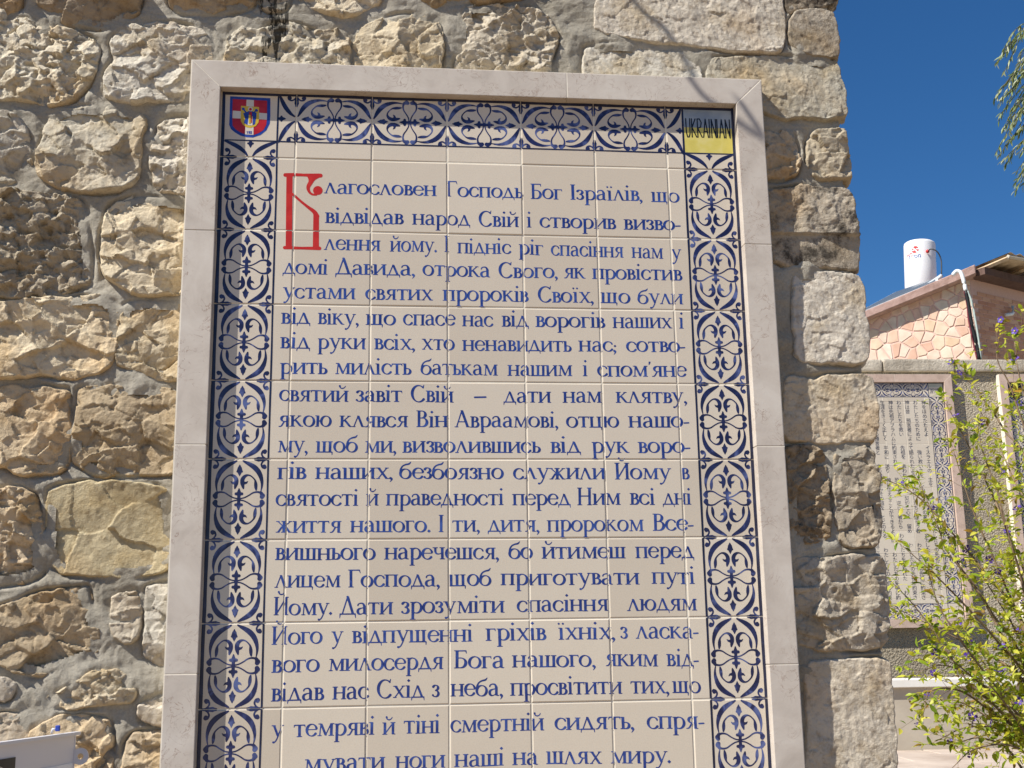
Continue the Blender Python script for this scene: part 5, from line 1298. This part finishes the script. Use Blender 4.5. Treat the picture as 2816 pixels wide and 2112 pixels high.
# ---- solar collector and water tank on the roof
SOL = empty('solar_collector', tuple(HC + D1 * uL * .6 - N1 * .6 + zv * (zr_(uL * .6) - ZG)), 'flat grey solar collector lying along the sloping roof edge below the white tank', 'solar panel')
so_ = np.array(SOL.location)
A = at_d(2330, 874, 19.0); B = at_d(2580, 771, 18.5); Cc = at_d(2577, 763, 18.62); Dd = at_d(2462, 803, 19.1)
nrm = np.cross(B - A, Dd - A); nrm /= np.linalg.norm(nrm); nrm = nrm if nrm[2] > 0 else -nrm
mb = MB(); q = [A, B, Cc, Dd]; v = [p - so_ for p in q] + [p - so_ - nrm * .05 for p in q]; mb.add(v, [(0, 1, 2, 3), (4, 7, 6, 5), (0, 4, 5, 1), (1, 5, 6, 2), (2, 6, 7, 3), (3, 7, 4, 0)])
mb.build('collector_frame', noisy('aluminium', (.55, .58, .60), (.62, .65, .66), 8, .4), SOL)
cc = (A + B + Cc + Dd) / 4; mb = MB(); q = [cc + (p - cc) * .93 + nrm * .004 for p in q]; mb.add([p - so_ for p in q] + [p - so_ - nrm * .003 for p in q], [(0, 1, 2, 3), (4, 7, 6, 5), (0, 4, 5, 1), (1, 5, 6, 2), (2, 6, 7, 3), (3, 7, 4, 0)])
mb.build('collector_glass', mat('dark_collector_glass', (.10, .12, .14), .25, .5)[0], SOL)
mb = MB(); mb.tube([at_d(2520, 800, 18.7) - so_, at_d(2562, 775, 18.6) - so_, at_d(2586, 758, 18.6) - so_], .022, 6); mb.tube([at_d(2575, 772, 18.6) - so_, at_d(2590, 757, 18.5) - so_], .03, 6); mb.build('connecting_pipe', noisy('galvanised', (.5, .53, .55), (.6, .62, .62), 8, .4), SOL, True)

TD = 19.6; tb = at_d(2533, 815, TD); tt = at_d(2528.5, 668, TD); tR = 43 / FPX * TD * 1.02
TK_ = empty('water_tank', tuple(tb), 'white cylindrical water tank with red and blue lettering, standing on the house roof', 'water tank')
Ht = tt[2] - tb[2]; ax_ = (tt - tb) / np.linalg.norm(tt - tb)
mb = MB(); rings = [(0, tR * .96), (.015, tR), (Ht * .5, tR), (Ht - .05, tR), (Ht - .02, tR * .97), (Ht - .003, tR * .88), (Ht, tR * .6), (Ht + .004, .01)]
mb.tube([ax_ * h for h, r in rings], [r for h, r in rings], 40); mb.build('tank_body', noisy('white_painted_steel', (.76, .76, .76), (.82, .82, .81), 4, .35), TK_, True)
eF = (CAM - tb) * np.array([1, 1, 0]); eF /= np.linalg.norm(eF); eR = np.array([-eF[1], eF[0], 0]); eR = eR if eR @ RH > 0 else -eR
def wrap(me, name, m_, th0, z0, mirror=False):
    for v in me.vertices:
        th = th0 + v.co.x / tR; zz = z0 + v.co.y; p = eF * (tR + .004) * math.cos(th) + eR * (tR + .004) * math.sin(th) + ax_ * zz; v.co = Vector(p)
    me.materials.clear(); me.materials.append(m_); return link(name, me, TK_)
kpx = TD / FPX
M_TR = noisy('tank_red', (.55, .03, .03), (.6, .05, .05), 10, .5); M_TB = noisy('tank_blue', (.03, .10, .35), (.05, .14, .4), 10, .5)
zpx = lambda py: (815 - py) * kpx
wrap(text_mesh('אמ', 17 * kpx), 'tank_lettering', M_TR, -.92, zpx(704)); wrap(text_mesh("1  'סמ", 15 * kpx), 'tank_lettering', M_TB, -.78, zpx(711))
# emblem: a red disc split by a white slanting stroke
P = [('s', [(0, 0, 10 * kpx), (.0001, 0, 10 * kpx)]), ('-p', [(-11 * kpx, 9 * kpx), (-6 * kpx, 9 * kpx), (10 * kpx, -9 * kpx), (5 * kpx, -9 * kpx)]), ('-p', [(-10 * kpx, 2 * kpx), (-12 * kpx, -3 * kpx), (-3 * kpx, -3.5 * kpx), (-2 * kpx, -1 * kpx)]), ('-p', [(1 * kpx, 3 * kpx), (12 * kpx, 4 * kpx), (12 * kpx, 0), (5 * kpx, -1 * kpx)])]
V, F = march(P, (-11 * kpx, -11 * kpx, 11 * kpx, 11 * kpx), .7 * kpx); me = mesh('tank_emblem', [(x, z, 0) for x, z in V], F, [M_TR]); wrap(me, 'tank_emblem', M_TR, -.28, zpx(686))
hz = [at_d(2551, 692, TD - .28) - tb, at_d(2560, 685, TD - .45) - tb, at_d(2577, 692, TD - .5) - tb, at_d(2588, 715, TD - .5) - tb, at_d(2589, 755, TD - .6) - tb]
mb = MB(); mb.tube(catmull(hz, 6), .011, 6); mb.build('hose', noisy('black_hose', (.03, .03, .03), (.05, .05, .05), 20, .5), TK_, True)
mb = MB(); mb.tube([hz[0] * 1.0, hz[0] + eF * .03], .03, 8); mb.build('hose_fitting', M_TR, TK_, True)
mb = MB()
for s in (-1, 1):
    for f in (-1, 1): mb.tube([eR * s * tR * .7 + eF * f * tR * .7 - zv * .55, eR * s * tR * .7 + eF * f * tR * .7 + zv * .01], .02, 4)
mb.build('tank_stand', noisy('steel_stand', (.4, .42, .43), (.5, .5, .5), 10, .5), TK_)

# ================================================================ SHRUB
def leafmat(name, cols, trans=.45, rough=.45):
    m = bpy.data.materials.new(name); m.use_nodes = True; nd = m.node_tree.nodes; ln = m.node_tree.links
    b = nd['Principled BSDF']; out = nd['Material Output']
    g = nd.new('ShaderNodeNewGeometry'); oi = nd.new('ShaderNodeObjectInfo')
    a = N(nd, 'ShaderNodeMath', operation='ADD'); ln.new(g.outputs['Random Per Island'], a.inputs[0]); ln.new(oi.outputs['Random'], a.inputs[1])
    f = N(nd, 'ShaderNodeMath', operation='FRACT'); ln.new(a.outputs[0], f.inputs[0])
    r = ramp(nd, [(i / (len(cols) - 1), c) for i, c in enumerate(cols)]); ln.new(f.outputs[0], r.inputs[0]); ln.new(r.outputs[0], b.inputs['Base Color'])
    b.inputs['Roughness'].default_value = rough; b.inputs['Specular IOR Level'].default_value = .35
    t = nd.new('ShaderNodeBsdfTranslucent'); ln.new(mixc(nd, ln, 1.0, r.outputs[0], (1.25, 1.2, .6), 'MULTIPLY'), t.inputs[0])
    mx = nd.new('ShaderNodeMixShader'); mx.inputs[0].default_value = trans; ln.new(b.outputs[0], mx.inputs[1]); ln.new(t.outputs[0], mx.inputs[2]); ln.new(mx.outputs[0], out.inputs[0])
    return m
M_LEAF = leafmat('lime_leaf', [(.14, .23, .02), (.28, .38, .03), (.42, .50, .05), (.60, .60, .08), (.72, .66, .12), (.36, .44, .04), (.34, .20, .06)])
M_STEM = noisy('pale_brown_stem', (.13, .085, .05), (.30, .21, .13), 25, .8)
M_PETAL = leafmat('violet_petal', [(.10, .045, .42), (.16, .08, .55), (.07, .03, .28)], .3)
M_EYE = noisy('yellow_eye', (.6, .45, .05), (.65, .5, .06), 50, .6)
def leaf_pts(L, W_, bend, fold):
    v = []; rows = [(0, .02), (.22, .38), (.5, .5), (.78, .3), (1, 0)]
    for t, w_ in rows:
        z = -bend * L * t * t
        if w_ == 0: v.append((L * t, 0, z))
        else: v += [(L * t, -w_ * W_, z + fold * w_ * W_), (L * t, 0, z), (L * t, w_ * W_, z + fold * w_ * W_)]
    f = []
    for r in range(3):
        a = r * 3; f += [(a, a + 3, a + 4, a + 1), (a + 1, a + 4, a + 5, a + 2)]
    f += [(9, 12, 10), (10, 12, 11)]
    return np.array(v), f
def frame_of(d, rnd):
    d = d / (np.linalg.norm(d) + 1e-9); up = np.array([rnd.gauss(0, .55), rnd.gauss(0, .55), 1.0]); s = np.cross(up, d)
    s /= np.linalg.norm(s) + 1e-9; n = np.cross(d, s); return np.stack([d, s, n], 1)
rb = random.Random(4)
SB = at_d(2890, 2230, 5.0); SB[2] = ZG
SHRUB = empty('flowering_shrub', tuple(SB), 'airy shrub with lime green leaves and small violet flowers, right of the stone wall', 'shrub')
MAIN = [
 [(2442,1590,4.9),(2504,1654,4.9),(2557,1721,4.9),(2623,1819,4.9),(2673,1889,4.9),(2735,1940,4.95),(2816,2040,5.0)],
 [(2504,1350,5.3),(2567,1408,5.25),(2615,1490,5.2),(2640,1562,5.15),(2697,1639,5.1),(2760,1760,5.05),(2830,1930,5.0)],
 [(2531,1330,5.0),(2580,1450,5.0),(2603,1514,5.0),(2673,1601,5.0),(2730,1690,5.0),(2816,1830,5.0)],
 [(2555,1580,4.7),(2581,1663,4.7),(2627,1740,4.7),(2693,1830,4.75),(2770,1930,4.8),(2850,2040,4.9)],
 [(2692,1124,5.4),(2751,1235,5.35),(2784,1311,5.3),(2825,1400,5.2),(2870,1620,5.1)],
 [(2740,910,5.2),(2743,990,5.2),(2773,1050,5.2),(2797,1118,5.2),(2830,1230,5.2),(2870,1500,5.1)],
 [(2690,1180,5.0),(2705,1251,5.0),(2740,1343,5.0),(2760,1430,5.0),(2800,1560,5.0),(2850,1750,5.0)],
 [(2415,1308,5.2),(2499,1349,5.2),(2556,1395,5.2),(2640,1490,5.15),(2720,1590,5.1),(2820,1740,5.0)],
 [(2748,1364,4.8),(2774,1470,4.8),(2810,1600,4.85),(2850,1800,4.9)],
 [(2687,1562,5.4),(2736,1639,5.35),(2790,1730,5.3),(2850,1880,5.1)],
 [(2460,1670,5.1),(2540,1710,5.1),(2640,1760,5.1),(2718,1800,5.1),(2830,1900,5.0)],
 [(2540,1960,4.8),(2560,1900,4.8),(2640,1900,4.85),(2730,1960,4.9),(2840,2050,4.95)],
 [(2570,2040,4.9),(2660,2000,4.9),(2760,2010,4.95),(2850,2080,5.0)],
 [(2590,1870,5.3),(2660,1900,5.3),(2760,1960,5.2),(2850,2050,5.1)],
 [(2520,1850,5.0),(2600,1830,5.0),(2700,1880,5.0),(2800,1980,5.0)],
 [(2620,2110,4.7),(2680,2060,4.75),(2780,2050,4.8),(2860,2110,4.9)],
 [(2620,1230,5.1),(2650,1330,5.1),(2690,1440,5.1),(2760,1600,5.1),(2830,1800,5.0)],
 [(2600,1110,5.3),(2640,1180,5.3),(2700,1300,5.3),(2780,1480,5.2),(2850,1700,5.1)],
 [(2790,940,5.4),(2800,1020,5.4),(2830,1140,5.4),(2880,1400,5.3)],
 [(2480,1500,4.8),(2560,1570,4.8),(2640,1650,4.85),(2740,1760,4.9),(2840,1900,5.0)],
 [(2640,1020,5.5),(2690,1080,5.5),(2760,1180,5.4),(2840,1350,5.3)],
 [(2560,1925,5.0),(2640,1930,5.0),(2740,1990,5.0),(2840,2080,5.0)], [(2600,1800,4.75),(2660,1850,4.8),(2740,1920,4.85),(2830,2030,4.95)], [(2650,1990,5.2),(2720,1995,5.2),(2800,2040,5.1),(2860,2110,5.0)], [(2600,1700,5.3),(2680,1790,5.25),(2760,1900,5.2),(2850,2030,5.1)], [(2700,1860,4.6),(2760,1930,4.7),(2830,2040,4.85)], [(2640,2040,4.9),(2700,2030,4.9),(2780,2070,4.95)],
 [(2960,1100,5.1),(2930,1400,5.1),(2900,1800,5.0)], [(3080,1300,5.0),(3000,1600,5.0),(2920,1950,5.0)], [(3200,1600,4.9),(3050,1850,4.9),(2930,2100,4.95)], [(3000,1250,4.4),(2950,1650,4.6),(2900,2000,4.8)],
]
LV = []      # leaves: (position, frame, length, width)
FLOW = []
SM_ = []
def twig(p, d, L, nl, r=.0012, flower=.0, depth=0, sink=None):
    pts = [p]; n = 5; d = d / np.linalg.norm(d); q = p.copy()
    for k in range(n):
        d = d + np.array([rb.gauss(0, .12), rb.gauss(0, .12), rb.gauss(0, .10)]); d /= np.linalg.norm(d); q = q + d * L / n; pts.append(q.copy())
    sink.append((pts, [r * (1 - .6 * k / n) for k in range(n + 1)]))
    for k in range(nl):
        t = 1 - (k / max(1, nl)) ** 1.3 * .85; x = t * n; i = min(n - 1, int(x)); pos = pts[i] * (1 - (x - i)) + pts[i + 1] * (x - i)
        dd = d * .5 + np.array([rb.gauss(0, 1), rb.gauss(0, 1), rb.gauss(.25, .6)]) * .75
        L_ = rb.uniform(.024, .046) * (1.05 if k < nl * .5 else .85); LV.append((pos, frame_of(dd, rb), L_, L_ * rb.uniform(.38, .52), rb.uniform(.1, .45), rb.uniform(.1, .5)))
    if rb.random() < flower:
        FLOW.append((pts[-1] + np.array([rb.gauss(0, .01), rb.gauss(0, .01), .005]), rb.uniform(1.0, 1.35)))
mbs = []
for bi, B_ in enumerate(MAIN):
    P = [at_d(x, y, D) for x, y, D in B_] + [SB + np.array([rb.gauss(0, .05), rb.gauss(0, .05), 0])]
    P = catmull(P, 8)[::-1]; n = len(P); rad = [.0058 * (1 - k / n) ** .9 + .0010 for k in range(n)]
    sink = [(list(P), rad)]
    Ls = np.linalg.norm(np.diff(P, axis=0), axis=1).cumsum(); tot = Ls[-1]
    s = tot * .22
    while s < tot:
        k = min(n - 2, int(np.searchsorted(Ls, s))); base = P[k]; dm = P[k + 1] - P[k]; dm /= np.linalg.norm(dm) + 1e-9
        fr = s / tot; side = np.array([rb.gauss(0, 1), rb.gauss(0, 1), rb.gauss(0, 1)]); d = dm * .7 + side * .55
        twig(base, d, rb.uniform(.05, .19), rb.randint(4, 8), .0009, .08, 0, sink)
        s += rb.uniform(.020, .042)
    twig(P[-1], P[-1] - P[-3], .05, 9, .0012, .3, 0, sink)
    mb = MB(); mb.tube(sink[0][0], sink[0][1], 6)
    for pts, rr in sink[1:]: mb.tube(pts, rr, 3, cap=False)
    mb.v = [tuple(np.array(v) - SB) for v in mb.v]; mb.build('stem', M_STEM, SHRUB, True, fixn=False)
LM = []
for k in range(5):
    v, f = leaf_pts(.033, .015, .15 + .1 * k, .45 - .07 * k); LM.append((mesh('leaf', v, f, [M_LEAF], True), .033, v, f))
inview = []
for it in LV:
    c = RC.T @ (it[0] - CAM); x = 1408 + FPX * c[0] / -c[2]; y = 1056 - FPX * c[1] / -c[2]
    vis = 0 < x < 2816 and 0 < y < 2112 and c[2] < 0
    fc = abs((it[1][:, 2]) @ ((CAM - it[0]) / np.linalg.norm(CAM - it[0])))
    inview.append((it[2] * it[3] * fc / (c[2] ** 2) * (1 if vis else 0)))
order = np.argsort(inview)[::-1]; single = set(order[:300].tolist()); VV = []; FF = []
for i, (pos, Fm, L_, W_, bd, fo) in enumerate(LV):
    m_, l0, v0, f0_ = LM[i % 5]; s = L_ / l0
    if i in single:
        o = link('leaf', m_, SHRUB); o.matrix_local = Matrix.Translation(Vector(pos - SB)) @ (Matrix(Fm.tolist()).to_4x4()) @ Matrix.Diagonal((s, s, s, 1))
    else:
        n = len(VV); VV += [tuple(p) for p in ((v0 * s) @ Fm.T + pos - SB)]; FF += [tuple(q + n for q in f) for f in f0_]
o = link('foliage', mesh('foliage', VV, FF, [M_LEAF], True), SHRUB); o['kind'] = 'stuff'
v = []; f = []; mi = []
for k in range(5):
    a = 2 * math.pi * k / 5; n = len(v)
    for (r_, da, z) in ((.003, 0, 0), (.009, -.52, .001), (.0145, -.45, .0035), (.0155, 0, .0025), (.0145, .45, .0035), (.009, .52, .001)): v.append((r_ * math.cos(a + da), r_ * math.sin(a + da), z))
    f.append(tuple(n + q for q in range(6))); mi.append(0)
n = len(v)
for k in range(6): v.append((.003 * math.cos(k * 1.047), .003 * math.sin(k * 1.047), .0045))
f.append(tuple(n + q for q in range(6))); mi.append(1)
FME = mesh('flower', v, f, [M_PETAL, M_EYE], False, mi)
for pos, s in FLOW:
    dd = (CAM - pos); dd /= np.linalg.norm(dd); nrm_ = dd * .7 + np.array([rb.gauss(0, .5), rb.gauss(0, .5), rb.gauss(.4, .4)]); nrm_ /= np.linalg.norm(nrm_)
    q = Vector(nrm_).to_track_quat('Z', 'Y'); o = link('flower', FME, SHRUB); o.matrix_local = Matrix.Translation(Vector(pos - SB)) @ q.to_matrix().to_4x4() @ Matrix.Diagonal((s, s, s, 1))

# ================================================================ TREE at the right edge
M_WLEAF = leafmat('silver_green_leaf', [(.10, .15, .04), (.18, .24, .08), (.32, .36, .18), (.45, .47, .30), (.15, .20, .05)], .3, .4)
M_BARK = noisy('grey_bark', (.12, .10, .075), (.24, .2, .16), 6, .95, 1.0, 30, bdist=.02)
TBp = at_d(3330, 1780, 14.5); TBp[2] = ZG
TREE = empty('weeping_tree', tuple(TBp), 'drooping tree with narrow silver green leaves, its fringe against the sky at the right edge', 'tree')
rw = random.Random(9)
mb = MB(); top = TBp + np.array([-.3, .2, 6.2]); tr = catmull([TBp - SB * 0, TBp + np.array([.1, 0, 2.0]), TBp + np.array([-.1, .1, 4.2]), top], 6)
mb.tube([p - TBp for p in tr], [.24 - .15 * k / len(tr) for k in range(len(tr))], 12); mb.build('trunk', M_BARK, TREE, True)
TLv = []; limbs = []
TIPS = [(2752,160),(2740,176),(2760,200),(2733,272),(2744,290),(2746,333),(2758,352),(2770,372),(2737,423),(2754,444),(2800,372),(2792,476),(2789,528),(2812,510),(2790,120),(2806,150),(2812,240),(2780,300),(2800,420),(2826,560),(2770,258),(2786,335),(2775,225),(2806,290),(2770,400),(2815,455),(2795,190)]
def strand(root, tip, Lleaf=.105, nl=36, sink=None, droop=.25):
    root = np.array(root); tip = np.array(tip); mid = (root + tip) / 2 + zv * droop * np.linalg.norm(tip - root); P = catmull([root, mid, tip], 6)
    sink.append(P)
    for k in range(nl):
        t = .25 + .75 * (k / nl) ** .8; x = t * (len(P) - 1); i = min(len(P) - 2, int(x)); p = P[i] + (P[i + 1] - P[i]) * (x - i)
        d = (P[i + 1] - P[i]); d = d / np.linalg.norm(d) + np.array([rw.gauss(0, .4), rw.gauss(0, .4), rw.gauss(-.35, .3)]); TLv.append((p, frame_of(d, rw), rw.uniform(.6, 1.15) * Lleaf))
sk = []
for (x, y) in TIPS:
    D = 14.0 + rw.uniform(-.4, .4)
    for q in range(2):
        tp = at_d(x + (rw.uniform(0, 22) if q else 0), y + (rw.uniform(-26, 16) if q else 0), D); rt_ = at_d(x + rw.uniform(120, 260), y - rw.uniform(40, 150), D + rw.uniform(-.3, .3)); strand(rt_, tp, sink=sk)
ctr = TBp + zv * 6.3
for k in range(190):
    a = rw.uniform(0, 6.283); e = rw.uniform(-.35, 1.3); r_ = rw.uniform(1.2, 2.5); c = ctr + np.array([math.cos(a) * math.cos(e) * r_, math.sin(a) * math.cos(e) * r_, math.sin(e) * r_ * .8])
    c2 = c + np.array([math.cos(a) * .35, math.sin(a) * .35, -rw.uniform(.5, 1.3)])
    cc_ = RC.T @ (c2 - CAM); px_ = 1408 + FPX * cc_[0] / -cc_[2]
    if px_ < 2835: continue
    strand(c, c2, .10, 26, sk)
for k in range(9):
    a = k * .7; c = ctr + np.array([math.cos(a) * 1.3, math.sin(a) * 1.3, rw.uniform(-.3, .9)]); st_ = tr[-1 - rw.randrange(6)]
    mb = MB(); P = catmull([st_, (st_ + c) / 2 + zv * .25, c], 5); mb.tube([p - TBp for p in P], [.07 - .05 * i / len(P) for i in range(len(P))], 7); mb.build('limb', M_BARK, TREE, True)
mb = MB()
for P in sk: mb.tube([p - TBp for p in P], [.008 - .006 * i / len(P) for i in range(len(P))], 3, cap=False)
o = mb.build('twigs', M_BARK, TREE, fixn=False); o['kind'] = 'stuff'
v0, f0_ = leaf_pts(.1, .022, .15, .3); VV = []; FF = []
for p, Fm, L_ in TLv:
    n = len(VV); VV += [tuple(q) for q in ((v0 * (L_ / .1)) @ Fm.T + p - TBp)]; FF += [tuple(q + n for q in f_) for f_ in f0_]
o = link('crown', mesh('crown', VV, FF, [M_WLEAF], True), TREE); o['kind'] = 'stuff'

# ================================================================ hanging cable whose shadow crosses the frame's corner
t_ = 1.25
W = [at_y(1700, -60, .015), at_y(1850, 110, .015), at_y(1905, 226, -.022), at_y(1990, 305, -.022), at_y(2092, 372, -.022), at_y(2130, 420, .01)]
P = [w_ + SUN * t_ for w_ in W]
CAB = empty('overhead_cable', tuple(P[0]), 'thin dark overhead cable that throws a slanting shadow on the frame corner', 'cable')
M_CABLE = noisy('black_cable_sheath', (.02, .02, .02), (.04, .04, .04), 20, .6)
P = [P[0] + np.array([-.5, 0, .9])] + P + [P[-1] + SUN * .25, P[-1] + SUN * .8]
mb = MB(); mb.tube([p - np.array(CAB.location) for p in catmull(P, 6)], .0055, 8); mb.build('sheath', M_CABLE, CAB, True)
